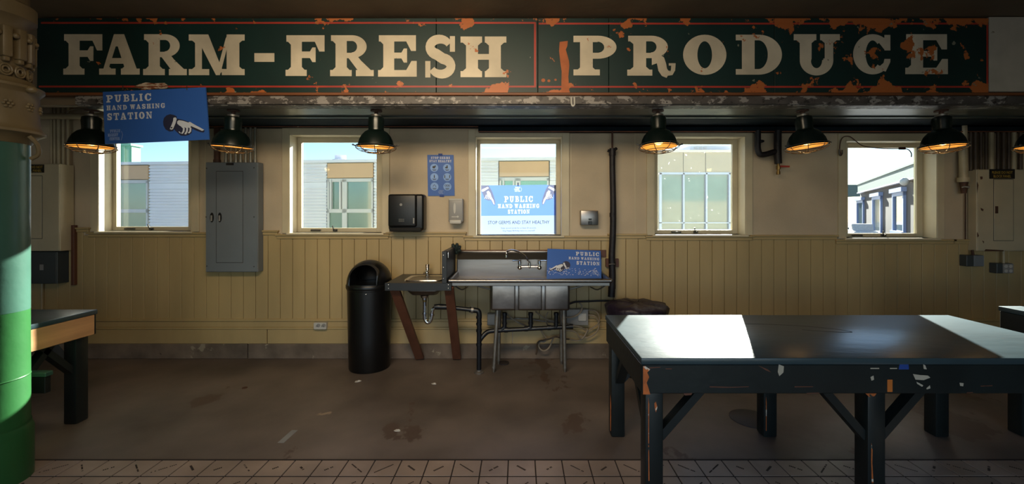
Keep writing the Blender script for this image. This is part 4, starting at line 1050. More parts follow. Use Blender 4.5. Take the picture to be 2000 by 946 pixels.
# cable draped across the rightmost window
root = thing('cable', 'thin brown cable looping over the top of the rightmost window', 'cable', Wp(1700, 285, 4.56))
m = MB(); m.tube([Wp(p[0], p[1], 4.555) for p in ((1643, 303), (1640, 292), (1642, 276), (1648, 267.5), (1660, 267), (1672, 276), (1685, 285), (1710, 289), (1735, 290.5), (1760, 290.5))], .005, n=8)
m.tube([Wp(p[0], p[1], 4.555) for p in ((1766, 290), (1775, 293), (1780, 300), (1780, 307))], .005, n=8); m.build('wire', M['rust'], root)
m = MB(); m.box(wx(1756, 4.55), wx(1768, 4.55), 4.54, 4.56, wz(292.5, 4.55), wz(287.5, 4.55), bev=.003); m.build('plug', M['rust'], root)
m = MB(); m.tube([Wp(p[0], p[1], 4.555) for p in ((1639, 292), (1639, 300), (1642, 304), (1645, 300), (1645, 293))], .007, n=8); m.build('hook', M['wire'], root)

# ------------------------------------------------------------------ black insulated pipes between the two right windows
root = thing('insulated_pipes', 'black insulated pipe elbow under the beam with a brass valve and a red lever', 'pipe', Wp(1520, 340, 4.5))
yy = 4.50
m = MB(); m.tube([Wp(p[0], p[1], yy) for p in ((1480, 255), (1480, 275), (1480, 290), (1484, 301), (1494, 302), (1508, 298), (1520, 295))], .030, n=14); m.ball(Wp(1487, 276, yy - .01), .032, .02, .016)
m.build('bent_pipe', M['blackwrap'], root)
m = MB(); m.tube([Wp(1519, 255, yy), Wp(1519, 280, yy), Wp(1519, 300, yy), Wp(1520, 320, yy)], .037, n=16); m.build('straight_pipe', M['blackwrap'], root)
m = MB(); m.cyl(Wp(1520, 341, yy), Wp(1520, 335, yy), .020, n=12); m.cyl(Wp(1520, 335, yy), Wp(1520, 319, yy), .014, n=12); m.cyl(Wp(1520, 331, yy), Wp(1520, 324, yy), .022, n=8); m.build('valve', M['brass'], root)
m = MB(); m.beam(Wp(1524, 325, yy - .02), Wp(1542, 325.5, yy - .02), .012, .018); m.build('lever', M['red'], root)
root = thing('wrapped_standpipe', 'tall black wrapped pipe running up the wall beside the steel sink', 'pipe', Wp(1194, 590, 4.5))
m = MB(); yy = 4.50
m.tube([Wp(p[0], p[1], yy) for p in ((1196, 290), (1196, 330), (1197.5, 400), (1197, 455), (1195, 500), (1196, 540), (1194, 580))], lambda t: .030 + .008 * t, n=16, smooth=4)
for a, b in ((1196, 300), (1197, 420), (1196, 515), (1196, 560)): m.cyl(Wp(a, b + 4, yy), Wp(a, b - 4, yy), .036, n=14)
m.build('wrapping', M['blackwrap'], root)
m = MB(); m.tube([Wp(1187, 294, yy), Wp(1192, 296, yy), Wp(1199, 294, yy - .01), Wp(1204, 290, yy)], .016, n=8); m.build('tied_end', M['blackwrap'], root)
m = MB(); m.cyl(Wp(1196, 296, yy), Wp(1196, 256, yy), .010, n=10); m.build('bare_pipe', M['rust'], root)
m = MB(); m.box(wx(1183, 4.56), wx(1208, 4.56), 4.545, 4.586, wz(521.6, 4.56), wz(505.5, 4.56), bev=.003); m.build('wood_block', M['redwood'], root, smooth=0)
m = MB(); m.tube([Wp(1189, 517, 4.452), Wp(1196, 516, 4.445), Wp(1201, 516.5, 4.452)], .006, n=6); m.build('strap', M['galv'], root)

# ------------------------------------------------------------------ wall fittings
y = 4.40
root = thing('towel_dispenser', 'black plastic paper towel dispenser on the wall right of the second window', 'dispenser', Wp(790, 452, 4.5))
m = MB(); m.box(wx(756, y), wx(826, y), y + .03, 4.588, wz(451, y), wz(379, y), bev=.028, seg=4); m.build('housing', M['black'], root)
m = MB(); m.box(wx(757.5, y), wx(813, y), y - .005, y + .06, wz(444, y), wz(379.5, y), bev=.022, seg=4); m.build('front_cover', M['black'], root)
m = MB(); m.box(wx(760, y), wx(822, y), y + .005, y + .06, wz(453, y), wz(445, y), bev=.012, seg=2); m.build('paper_slot', M['black_in'], root)
m = MB(); m.prism([Wp(*p, y - .0055) for p in arc(783, 400, 2.6, 2.6, 0, 340, 15)], (0, -.001, 0)); m.build('round_badge', M['lightgrey'], root, smooth=0)
m = MB(); m.box(wx(807, y), wx(809.5, y), y - .008, y - .003, wz(437, y), wz(426, y), bev=.001); m.build('lock', M['lightgrey'], root, smooth=0)
m = MB()
for q in range(2):
    for a in range(4): m.box(wx(779 + a * 2.8, y), wx(781 + a * 2.8, y), y - .0065, y - .0045, wz(430 + q * 3.4, y), wz(427.6 + q * 3.4, y))
m.build('moulded_marks', M['wire'], root, smooth=0)
y = 4.49
root = thing('soap_dispenser', 'grey and white soap dispenser on the wall between the poster and the middle window', 'dispenser', Wp(890, 437, 4.54))
m = MB(); m.box(wx(876, y), wx(904, y), y, 4.588, wz(434, y), wz(388.5, y), bev=.010, seg=3); m.build('housing', M['lightgrey'], root)
m = MB(); m.box(wx(876.5, y), wx(903, y), y - .004, y + .03, wz(391.5, y), wz(388, y), bev=.004); m.build('top_rim', M['whiteplastic'], root)
m = MB(); m.prism([Wp(*p, y + .001) for p in arc(888, 407, 2.3, 10.5, 0, 345, 23)], (0, -.004, 0)); m.build('level_window', M['whiteplastic'], root, smooth=0)
m = MB(); m.box(wx(878.5, y), wx(901, y), y - .022, y + .04, wz(437.5, y), wz(430, y), bev=.008, seg=2); m.build('push_bar', M['whiteplastic'], root)
m = MB(); m.box(wx(882, y), wx(892, y), y - .002, y + .001, wz(424.5, y), wz(423, y)); m.prism([Wp(*p, y) for p in arc(894, 423.5, 2, 2, 0, 340, 12)], (0, -.002, 0)); m.build('moulded_marks', M['whiteplastic'], root, smooth=0)
y = 4.50
root = thing('hand_dryer_plate', 'square stainless steel wall plate with a black button right of the middle window', 'dispenser', Wp(1151, 440, 4.55))
m = MB(); m.box(wx(1134.5, y), wx(1168.5, y), y, 4.588, wz(440, y), wz(411.5, y), bev=.006, seg=2); m.build('steel_body', M['steel'], root)
m = MB(); m.box(wx(1149, y), wx(1156, y), y - .014, y + .002, wz(439, y), wz(432.5, y), bev=.003); m.build('spout', M['black'], root, smooth=0)
m = MB(); m.box(wx(1149.5, y), wx(1155.5, y), y - .004, y + .002, wz(430.5, y), wz(427, y), bev=.001); m.build('button', M['black'], root, smooth=0)
y = 4.568
root = thing('wall_outlet', 'small white double outlet on the low wall board left of the black bin', 'outlet', Wp(627, 642, y))
m = MB(); m.box(wx(615, y), wx(639.5, y), y - .03, 4.58, wz(642.5, y), wz(629.5, y), bev=.003); m.build('plate', M['whiteplastic'], root, smooth=0)
for a in (622, 632.5):
    m = MB(); m.prism([Wp(*p, y - .03) for p in arc(a, 636, 3.6, 3.6, 0, 340, 17)], (0, -.003, 0)); so_ = m.build('socket', M['lightgrey'], root, smooth=0)
    m = MB(); [m.box(wx(a + s_ * 1.4, y) - .0015, wx(a + s_ * 1.4, y) + .0015, y - .034, y - .032, wz(637.5, y), wz(634.5, y)) for s_ in (-1, 1)]; m.build('slots', M['black_in'], so_, smooth=0)

# ------------------------------------------------------------------ the three-bowl steel sink
SF, SB = 4.00, 4.575           # rim front, back edge
X0, X1 = -.675, .872; RH = .945
root = thing('steel_sink', 'long stainless steel three bowl sink with drainboards and backsplash on grey pipe legs', 'sink', (.1, 4.3, 0))
m = MB()   # deck pan with sunken field, front roll rim, side rolls, apron
m.box(X0 + .03, X1 - .03, SF + .03, SB - .05, RH - .050, RH - .040)
m.box(X0 + .02, X1 - .02, SF + .018, SF + .034, RH - .062, RH - .01, bev=.003)
m.tube([(X0 + .012, SF + .01, RH - .012), (X0 + .1, SF + .008, RH - .012), (X1 - .1, SF + .008, RH - .012), (X1 - .012, SF + .01, RH - .012)], .019, n=14, smooth=0)
m.tube([(X0 + .012, SF + .01, RH - .012), (X0 + .012, SB - .06, RH - .004)], .017, n=14, smooth=0)
m.tube([(X1 - .012, SF + .01, RH - .012), (X1 - .012, SB - .06, RH - .004)], .017, n=14, smooth=0)
m.ball((X0 + .012, SF + .01, RH - .012), .020, n=14); m.ball((X1 - .012, SF + .01, RH - .012), .020, n=14)
for x in (X0 + .022, X1 - .03): m.box(x, x + .008, SF + .02, SB - .05, RH - .062, RH - .008)
m.build('drainboard', M['steel'], root)
m = MB()
yb = 4.49
m.box(X0 + .012, X1 - .005, yb, yb + .012, RH - .055, 1.083, bev=.002)
m.prism([(X0 + .012, yb, 1.083), (X0 + .012, yb + .012, 1.083), (X0 + .012, 4.565, 1.148), (X0 + .012, 4.553, 1.148)], (X1 - X0 - .017, 0, 0))
m.box(X0 + .012, X1 - .005, 4.548, 4.576, 1.146, 1.166, bev=.006, seg=2)
m.box(X0 + .012, X1 - .005, 4.50, 4.575, 1.02, 1.04)
for x in (X0 + .012, X1 - .013): m.prism([(x, yb, RH - .05), (x, 4.575, RH - .05), (x, 4.575, 1.16), (x, 4.56, 1.16), (x, yb, 1.083)], (.008, 0, 0))
m.build('backsplash', M['steel'], root, smooth=30)
bw = (wx(1114, 4.07) - wx(957, 4.07)); bx = wx(957, 4.07); bz = .634
for k in range(3):
    m = MB(); a = bx + k * bw / 3
    m.box(a + .006, a + bw / 3 - .006, 4.075, 4.42, bz, RH - .055, bev=.022, seg=4); m.build('bowl', M['steel_bowl'], root, smooth=50)
m = MB(); m.box(bx + .004, bx + bw - .004, 4.085, 4.41, bz + .004, RH - .055, bev=.006)
for k in (1, 2): m.box(bx + k * bw / 3 - .018, bx + k * bw / 3 + .018, 4.071, 4.12, bz + .006, RH - .057, bev=.006, seg=2)
m.build('bowl_seams', M['steel'], root, smooth=30)
legs = [((972, 4.2), (964, 4.2)), ((1101, 4.2), (1103.5, 4.2)), ((976, 4.40), (973.5, 4.42)), ((1096, 4.40), (1096.5, 4.42))]
for (tp, ty_), (bp_, by_) in legs:
    top = Vector((wx(tp if ty_ < 4.3 else tp, ty_), ty_, bz + .01)); bot = Vector((wx(bp_, by_), by_, .0))
    m = MB(); m.cyl(bot + (top - bot) * .06, top, .019, n=18); m.cyl(bot + (top - bot) * .76, top, .023, n=18); m.cyl(bot, bot + (top - bot) * .07, .010, .016, n=14)
    m.ball(bot + Vector((0, 0, .05)), .0195, n=12)
    m.build('leg', M['galv'], root)
for s_ in (-1, 1):   # drainboard braces under the rim
    m = MB(); x = X0 if s_ < 0 else X1
    m.tube([(x - s_ * .03, SF + .1, RH - .06), (x - s_ * .10, SF + .2, RH - .13), (x - s_ * .12, 4.52, RH - .16)], .007, n=8)
    m.tube([(x - s_ * .22, SF + .1, RH - .06), (x - s_ * .32, SF + .1, RH - .09), (bx + .03 if s_ < 0 else bx + bw - .03, SF + .12, RH - .12)], .008, n=8); m.build('brace', M['galv'], root)
# faucet
m = MB(); yf = 4.43
fa_ = MB()
for px in (1015, 1053):
    c_ = Wp(px, 521.5, yb); fa_.cyl(c_, c_ + Vector((0, -.012, 0)), .027, n=22); fa_.cyl(c_, c_ + Vector((0, -.055, 0)), .017, n=16)
    b_ = Vector((c_.x, yf, c_.z)); fa_.ball(b_, .024, n=14); fa_.cyl(b_, b_ + Vector((0, 0, .045)), .014, n=14); fa_.cyl(b_ + Vector((0, 0, .045)), b_ + Vector((0, 0, .068)), .019, .015, n=16)
fa_.cyl(Vector((wx(1015, yb), yf, Wp(0, 520, yb).z)), Vector((wx(1053, yb), yf, Wp(0, 520, yb).z)), .011, n=14)
cx_ = wx(1034, yb); cz_ = Wp(0, 520, yb).z; fa_.cyl((cx_, yf, cz_ - .008), (cx_, yf, cz_ + .05), .013, n=14); fa_.ball((cx_, yf, cz_), .017, n=12)
fo = fa_.build('faucet_body', M['chrome'], root)
for px, s_ in ((1015, -1), (1053, 1)):
    c_ = Wp(px, 521.5, yb); z_ = c_.z + .073
    m = MB(); m.tube([(c_.x, yf, z_), (c_.x + s_ * .05, yf - .01, z_ + .002), (c_.x + s_ * .075, yf - .015, z_)], .008, n=10, smooth=2); m.ball((c_.x, yf, z_), .016, .016, .012, n=12); m.build('lever', M['chrome'], fo)
m = MB(); sp_ = [(cx_, yf, cz_ + .045)] + [tuple(Wp(a, b, c)) for a, b, c in ((1031.5, 510, 4.40), (1026, 501, 4.36), (1016, 494, 4.31), (1005, 489.5, 4.26), (996, 489.2, 4.21), (990, 493, 4.18), (988.8, 500, 4.17))]
m.tube(sp_, .0095, n=12, smooth=4); m.cyl(Wp(988.8, 503, 4.17), Wp(988.8, 498.5, 4.17), .013, n=12); m.build('spout', M['chrome'], fo)

m = MB(); m.box(wx(893, 4.58), wx(1184, 4.58), 4.5765, 4.590, wz(503, 4.58), wz(488.5, 4.58), bev=.003)
tag(m.build('wooden_batten', M['redwood'], smooth=0), 'long brown wooden batten on the wall behind the steel sink', 'batten')

# sign leaning in the sink's right drainboard
TL = Wp(1069.3, 486, 4.47); TR = Wp(1173, 490, 4.47); BL = Wp(1068, 546.5, 4.30)
root = thing('leaning_sign', 'splashed blue board PUBLIC HAND WASHING STATION leaning on the steel sink backsplash', 'sign', (wx(1120, 4.3), 4.31, RH - .04))
BR = Wp(1171, 550, 4.30)
fr = Fr(TL, TR - TL, BL - TL); Wd, Hd = (TR - TL).length, (BL - TL).length
BLz = RH - .039; Hd = min(Hd, (TL.z - BLz) / abs(fr.V.z))
m = MB(); m.prism([fr.P(0, 0), fr.P(Wd, 0), fr.P(Wd - .004, Hd - .028), fr.P(-.002, Hd)], -fr.n * .008); m.build('board', M['blue'], root, smooth=0)
m = MB(); q = Wd / 1230.0
slab_text(m, fr, 'PUBLIC', Wd - 40 * q, 52 * q, 92 * q, width=535 * q, align='R'); slab_text(m, fr, 'HAND WASHING', Wd - 40 * q, 185 * q, 62 * q, width=700 * q, align='R'); slab_text(m, fr, 'STATION', Wd - 40 * q, 285 * q, 86 * q, width=525 * q, align='R')
m.build('lettering', M['letter'], root, smooth=0)
draw_hand(root, fr, 40 * q, 310 * q, 490 * q, 250 * q, flip=True, rot=math.radians(-6))
m = MB(); r2 = random.Random(5)
for k in range(120):
    cu = r2.uniform(20, 1180) * q; lim = 560 - 100 * math.sin((cu / q) / 260.0) ** 2
    cv = r2.triangular(400, 640, 600) * q
    if cv < (lim - 90) * q: continue
    a0 = r2.uniform(0, PI); l = r2.uniform(8, 40) * q
    for s_ in stroke([(cu, cv), (cu + l * math.cos(a0) * .6, cv + l * math.sin(a0) * .3), (cu + l * math.cos(a0 + .5), cv + l * math.sin(a0 + .5) * .6)], r2.uniform(5, 14) * q):
        if all(0 < p[0] < Wd and p[1] < Hd - .03 for p in s_): flat(m, fr, s_, .0030, .0002)
m.build('splash_print', M['letter'], root, smooth=0); root.children[-1]['kind'] = 'stuff'
emblem(root, fr, 1010 * q, 510 * q, 140 * q, 90 * q, M['emblem'])

# ------------------------------------------------------------------ small hand sink on its charcoal shelf
root = thing('hand_sink', 'charcoal shelf with a small inset steel hand sink on two slanted brown wooden legs', 'sink', (-.95, 4.3, 0))
cx0, cx1 = wx(752.5, 4.0), wx(882, 4.0) ; CH = .915
m = MB(); m.box(cx0 + .004, X0 - .008, 4.0, 4.575, CH - .02, CH, bev=.003); m.build('counter', M['counter'], root, smooth=0)
m = MB(); m.box(cx0, cx1, 3.985, 4.005, wz(568.5, 3.985), CH + .002, bev=.003); m.build('front_board', M['counter'], root, smooth=0)
m = MB(); m.box(cx0, cx0 + .018, 4.005, 4.575, CH - .07, CH - .02); m.box(X0 - .03, X0 - .012, 4.005, 4.575, CH - .07, CH - .02); m.build('side_boards', M['counter'], root, smooth=0)
for px in (758.5, 875.5):
    for py in (557, 563.8):
        m = MB(); m.ball(Wp(px, py, 3.985), .0055, .003, .0055, n=10); m.build('bolt', M['chrome'], root)
m = MB(); m.box(wx(863, 3.98), wx(872.5, 3.98), 3.98, 4.52, CH, wz(491.5, 3.98), bev=.003); spl = m.build('splash_panel', M['counter'], root, smooth=0)
for py in (499, 523, 544.5):
    m = MB(); m.ball(Wp(866, py, 3.98), .0055, .003, .0055, n=10); m.build('bolt', M['chrome'], spl)
m = MB(); xx = wx(872.5, 3.98); m.tube([(xx + .004, 4.02, 1.205), (xx + .006, 4.02, 1.20), (xx + .006, 4.02, 1.15)], .006, n=8, smooth=2); m.tube([(xx - .03, 4.0, 1.214), (xx, 4.01, 1.214), (xx + .006, 4.02, 1.20)], .005, n=8, smooth=2); m.build('clip', M['chrome'], spl)
# inset bowl: rim ring, inner basin, outer shell
bx0, bx1, by0, by1 = wx(788, 4.12), wx(865, 4.12) - .01, 4.09, 4.43
bc = ((bx0 + bx1) / 2, (by0 + by1) / 2)
def rrect(cx, cy, hx, hy, z, r=.05, n=5):
    out = []
    for sx, sy, a0 in ((1, 1, 0), (-1, 1, 90), (-1, -1, 180), (1, -1, 270)):
        for k in range(n + 1):
            a = math.radians(a0 + 90 * k / n); out.append(Vector((cx + sx * (hx - r) + r * math.cos(a), cy + sy * (hy - r) + r * math.sin(a), z)))
    return out
def loft(mb, rings, cap_last=True, cap_first=False):
    R_ = [[mb.bm.verts.new(p) for p in r] for r in rings]; n = len(R_[0])
    for i in range(len(R_) - 1):
        for k in range(n): mb.bm.faces.new((R_[i][k], R_[i][(k + 1) % n], R_[i + 1][(k + 1) % n], R_[i + 1][k]))
    if cap_last: mb.bm.faces.new(R_[-1])
    if cap_first: mb.bm.faces.new(R_[0])
hx, hy = (bx1 - bx0) / 2, (by1 - by0) / 2
m = MB(); loft(m, [rrect(*bc, hx, hy, CH + .001), rrect(*bc, hx - .004, hy - .004, CH + .010), rrect(*bc, hx - .022, hy - .022, CH + .010), rrect(*bc, hx - .032, hy - .032, CH + .003)], cap_last=False)
m.build('sink_rim', M['chrome'], root)
m = MB(); loft(m, [rrect(*bc, hx - .032, hy - .032, CH + .0035), rrect(*bc, hx - .05, hy - .05, CH + .0025)], cap_last=True)
m.build('basin_inside', M['steel'], root)
m = MB(); loft(m, [rrect(*bc, hx - .02, hy - .02, CH - .021), rrect(*bc, hx - .024, hy - .024, CH - .10), rrect(*bc, hx - .06, hy - .06, CH - .145), rrect(*bc, hx - .12, hy - .12, CH - .155, r=.03)], cap_last=True, cap_first=True)
m.build('basin_shell', M['steel'], root)
m = MB(); fx, fy = wx(835, 4.47), 4.47
m.cyl((fx, fy, CH), (fx, fy, CH + .014), .026, n=18); m.ball((fx - .004, fy - .01, CH + .035), .022, n=14); m.cyl((fx, fy, CH + .02), (fx, fy, CH + .075), .014, n=14); m.ball((fx, fy, CH + .07), .020, n=12); m.cyl((fx, fy, CH + .08), (fx, fy, CH + .118), .018, .022, n=16)
m.tube([(fx - .005, fy - .01, CH + .045), (fx - .012, fy - .06, CH + .052), (fx - .014, fy - .10, CH + .036)], .010, n=10); m.build('tap', M['chrome'], root)
for (t0, t1, yt_), (b0, b1) in (((758, 777, 568), (812, 829)), ((868, 884, 568), (885, 901))):
    p0 = Vector((wx((t0 + t1) / 2, 4.0), 4.02, CH - .07)); p1 = Vector((wx((b0 + b1) / 2, 4.555), 4.545, .02))
    m = MB(); d_ = (p1 - p0).normalized(); m.beam(p0 + Vector((0, .01, .03)), p1, .088, .036, up=(0, 1, .2), bev=.002); m.build('leg', M['redwood'], root, smooth=0)
# drain: tailpiece, trap (chrome) 
m = MB(); dx_ = wx(829.5, 4.2); yd = 4.2
m.cyl((dx_, yd, CH - .155), (dx_, yd, CH - .178), .042, .036, n=20); m.cyl((dx_, yd, CH - .175), (dx_, yd, CH - .20), .024, n=16)
m.build('drain_flange', M['chrome'], root)
m = MB(); m.cyl((dx_, yd, CH - .20), (dx_, yd, CH - .218), .021, n=16); m.build('brass_nut', M['brass'], root)
m = MB(); zt2 = wz(622, yd)
tp = [(dx_, yd, CH - .19), (dx_, yd, wz(605, yd)), (dx_, yd, wz(618, yd))]
tp += [tuple(Wp(a, b, yd)) for a, b in ((830.5, 625), (835, 630.5), (840, 628), (843, 621), (844, 612), (846, 604), (851, 600.5))]
m.tube(tp, .018, n=14, smooth=4)
for a, b, c_, d_ in ((829.5, 611, 829.5, 614), (843.7, 616.5, 844, 613.5)): m.cyl(Wp(a, b, yd), Wp(c_, d_, yd), .025, n=16)
m.build('drain_trap', M['chrome'], root)

m = MB()
for k, (a, b, c_, d_) in enumerate(((889, 488, 884, 477), (891, 488, 893, 476), (893, 489, 899, 481), (890, 489, 887, 482), (894, 492, 899, 488))):
    m.tube([Wp(892, 493, 4.50), Wp((a + c_) / 2, (b + d_) / 2, 4.49), Wp(c_, d_, 4.48)], lambda t: .014 + .008 * math.sin(PI * t), n=7)
m.ball(Wp(892, 492, 4.50), .030, .02, .03, n=10)
tag(m.build('knotted_cloth', mat('dark_teal_cloth', '#10211f', .6, vary=(20, .4))), 'dark green knotted cloth stuck at the left end of the steel backsplash', 'cloth')

# ------------------------------------------------------------------ black waste pipes
root = thing('waste_pipe', 'black plastic waste pipes running under the sinks down to the floor', 'pipe', Wp(935, 727, 4.19))
m = MB()
m.tube([Wp(849, 600, 4.2), Wp(858, 599, 4.2), Wp(868, 599.5, 4.22)], .026, n=14); m.cyl(Wp(866, 599.3, 4.2), Wp(934, 607, 4.2), .021, n=16)
m.cyl(Wp(917, 605, 4.2), Wp(928, 606.5, 4.2), .027, n=16); m.cyl(Wp(852, 599.8, 4.2), Wp(873, 600, 4.2), .027, n=16)
m.build('branch_pipe', M['blackpipe'], root)
m = MB(); m.cyl(Wp(922, 597, 4.2) , Wp(922, 613, 4.2), .006, n=8); m.cyl(Wp(920.5, 605.4, 4.2), Wp(925, 605.9, 4.2), .031, n=16); m.build('clamp', M['galv'], root)
m = MB(); xv = wx(935.5, 4.19)
m.tube([Wp(928, 606.5, 4.19), Wp(934, 608, 4.19), Wp(936, 614, 4.19), Wp(936, 622, 4.19)], .026, n=14)
m.cyl((xv, 4.19, 0), (wx(936, 4.19), 4.19, wz(618, 4.19)), .024, n=18)
for py in (620, 633, 646, 673): m.cyl((xv, 4.19, wz(py + 2, 4.19)), (xv, 4.19, wz(py - 2, 4.19)), .029, n=18)
m.build('stack_pipe', M['blackpipe'], root)
m = MB(); m.lathe([(.050, 0), (.050, .008), (.042, .014), (.030, .018), (.030, .03)], (xv, 4.19, 0), n=26); m.build('floor_flange', M['galv'], root)
m = MB(); m.tube([Wp(937, 665, 4.2), Wp(944, 656, 4.21), Wp(952, 649, 4.23), Wp(962, 646.5, 4.24), Wp(975, 646, 4.24)], .023, n=14)
m.cyl(Wp(968, 646.2, 4.24), Wp(1113, 638.5, 4.24), .021, n=16)
for px in (989, 1028, 1073, 1116): m.cyl(Wp(px - 4, 646.2 - (px - 964) * .052, 4.24), Wp(px + 3, 646 - (px - 964) * .052, 4.24), .026, n=16)
m.build('manifold_pipe', M['blackpipe'], root)
for px in (985.5, 1036.5, 1086.5):
    py = 645.5 - (px - 964) * .052
    m = MB(); m.cyl(Wp(px, 611, 4.24), Wp(px, py, 4.24), .0215, n=16); m.cyl(Wp(px, 630, 4.24), Wp(px, 633.5, 4.24), .026, n=16); m.cyl(Wp(px, 611, 4.24), Wp(px, 616, 4.24), .026, n=16)
    m.tube([Wp(px, 634, 4.24), Wp(px - 1, 640, 4.24), Wp(px - 6, py, 4.24)], .022, n=12); m.build('bowl_drop', M['blackpipe'], root)

# ------------------------------------------------------------------ boxes and hoses behind the sink
y = 4.50
root = thing('outlet_box', 'light grey outlet box with a covered socket behind the right legs of the steel sink', 'outlet', Wp(1128, 636, 4.55))
m = MB(); m.box(wx(1107, y), wx(1149, y), y, 4.568, wz(636, y), wz(605, y), bev=.005, seg=2); m.build('body', M['lightgrey'], root, smooth=0)
m = MB(); m.box(wx(1129, y), wx(1145, y), y - .012, y + .002, wz(627, y), wz(612, y), bev=.003); m.build('socket_cover', M['whiteplastic'], root, smooth=0)
root = thing('outlet_box', 'grey steel box on the wall behind the left front leg of the steel sink', 'outlet', Wp(960, 636, 4.55))
m = MB(); m.box(wx(951.5, y), wx(974, y), y, 4.570, wz(636, y), wz(614, y), bev=.004); m.build('body', M['panel_grey'], root, smooth=0)
m = MB(); m.box(wx(952.5, y), wx(973, y), y - .003, y, wz(635, y), wz(615, y), bev=.001); m.build('cover', M['panel_grey'], root, smooth=0)
def hose(label, pts, r, mt='hose', name='hose'):
    m_ = MB(); m_.tube([Wp(p[0], p[1], p[2] if len(p) > 2 else 4.50) for p in pts], r, n=8, smooth=4); return tag(m_.build(name, M[mt]), label, 'hose' if name == 'hose' else 'cable')
hose('black cable running along the wall from the sink to the wrapped standpipe', [(1112, 594, 4.54), (1125, 590, 4.55), (1150, 589, 4.55), (1170, 588, 4.55), (1192, 588, 4.53)], .010, 'blackwrap', 'cable')
hose('pale hose curling down from the black cable behind the grey outlet box', [(1131, 592, 4.48), (1136, 597, 4.46), (1136, 606, 4.46), (1129, 615, 4.46), (1117, 620, 4.46), (1104, 620, 4.46)], .008)
hose('outer pale hose looping from the right side of the outlet box back to the wall', [(1149, 606, 4.53), (1160, 607, 4.50), (1168, 613, 4.49), (1171, 625, 4.49), (1166, 635, 4.5), (1155, 642, 4.52), (1146, 650, 4.53), (1138, 662, 4.53), (1128, 666, 4.53), (1112, 663, 4.53)], .008)
hose('inner pale hose looping low right of the outlet box', [(1149, 616, 4.53), (1160, 617, 4.51), (1167, 624, 4.51), (1170, 636, 4.50), (1166, 648, 4.50), (1157, 656, 4.51), (1145, 660, 4.5), (1136, 657, 4.5), (1129, 658, 4.5)], .008)
hose('thin tube going from the outlet box left across the black drain pipes', [(1108, 632, 4.53), (1085, 630, 4.52), (1060, 628, 4.52), (1035, 624, 4.52), (1010, 623, 4.52), (990, 624, 4.52), (974, 625, 4.53)], .008, 'galv')
hose('grey hose sagging diagonally from the left bowl to the middle drain', [(988, 611, 4.42), (997, 620, 4.44), (1010, 629, 4.46), (1025, 636, 4.46), (1034, 639, 4.44)], .008)
hose('grey hose running diagonally behind the middle and right drains', [(1046, 609, 4.42), (1058, 618, 4.44), (1070, 625, 4.46), (1085, 628, 4.46), (1100, 632, 4.46), (1117, 636, 4.47), (1135, 640, 4.48), (1144, 646, 4.49)], .008)
hose('short hose hanging between the middle and right drains', [(1070, 610, 4.42), (1066, 620, 4.44), (1068, 632, 4.45), (1072, 638, 4.45)], .007)
hose('coiled pale hose on the wall foot under the sink right of the middle', [(1057, 646, 4.5), (1062, 655, 4.5), (1067, 662, 4.5), (1063, 668, 4.5), (1056, 668, 4.5), (1052, 674, 4.5), (1055, 682, 4.49), (1063, 686, 4.49), (1072, 680, 4.49), (1077, 670, 4.5), (1082, 659, 4.51), (1090, 657, 4.51), (1100, 658, 4.51)], .0085)
hose('lowest hose with its open end hanging in front of the concrete curb', [(1112, 663, 4.49), (1100, 662, 4.48), (1085, 658, 4.47), (1074, 662, 4.47), (1062, 665, 4.47), (1053, 667, 4.47), (1049, 674, 4.47), (1049, 684, 4.47), (1047, 693, 4.47)], .009, 'brownpipe')
hose('pale hose curving under the right end of the black manifold pipe', [(1106, 646, 4.49), (1118, 647, 4.48), (1127, 651, 4.48), (1131, 659, 4.48), (1136, 662, 4.49), (1142, 656, 4.49), (1147, 646, 4.5), (1146, 642, 4.51)], .008)
m = MB(); m.lathe([(.055, 0), (.055, .012), (.045, .016)], (wx(984, 4.44), 4.44, 0), n=24); tag(m.build('floor_drain', M['grout']), 'small dark round floor drain behind the left leg of the steel sink', 'drain')

# ------------------------------------------------------------------ black dome-top bin
bxc, byc, R0 = wx(722, 4.34) , 4.34, .225
root = thing('domed_bin', 'tall round black plastic litter bin with a domed lid and arched opening', 'bin', (bxc, byc, 0))
m = MB(); m.lathe([(.195, 0), (.200, .012), (.207, .30), (.216, .80), (.220, .805), (.220, .82)], (bxc, byc, 0), n=48); m.build('bin_body', M['black'], root)
m = MB(); m.lathe([(.224, .815), (.228, .825), (.228, .85), (.221, .86)], (bxc, byc, 0), n=48); m.build('lid_rim', M['black'], root)
prof_o = [(.221 * math.cos(t), .86 + .235 * math.sin(t)) for t in [k * PI / 24 for k in range(0, 12)]] + [(.004, 1.095)]
prof_i = [(.209 * math.cos(t), .862 + .222 * math.sin(t)) for t in [k * PI / 24 for k in range(11, -1, -1)]]
m = MB(); m.lathe(prof_o + [(.004, 1.084)] + prof_i + [prof_o[0]], (bxc, byc, 0), n=56, caps=False); dome = m.build('dome_lid', M['black'], root, smooth=40)
ow = .138
arch = [(bxc - ow, .868), (bxc + ow, .868)] + [(bxc + ow * math.cos(t), .955 + .105 * math.sin(t)) for t in [k * PI / 14 for k in range(15)]]
m = MB(); m.prism([(a, byc - .3, b) for a, b in arch], (0, .33, 0)); cu_ = m.build('cutter', None, root, smooth=0)
md = dome.modifiers.new('b', 'BOOLEAN'); md.object = cu_; md.operation = 'DIFFERENCE'; md.solver = 'EXACT'
bpy.context.view_layer.update()
me = bpy.data.meshes.new_from_object(dome.evaluated_get(bpy.context.evaluated_depsgraph_get())); dome.modifiers.clear(); dome.data = me; bpy.data.objects.remove(cu_)
me.shade_smooth(); me.set_sharp_from_angle(angle=math.radians(40))
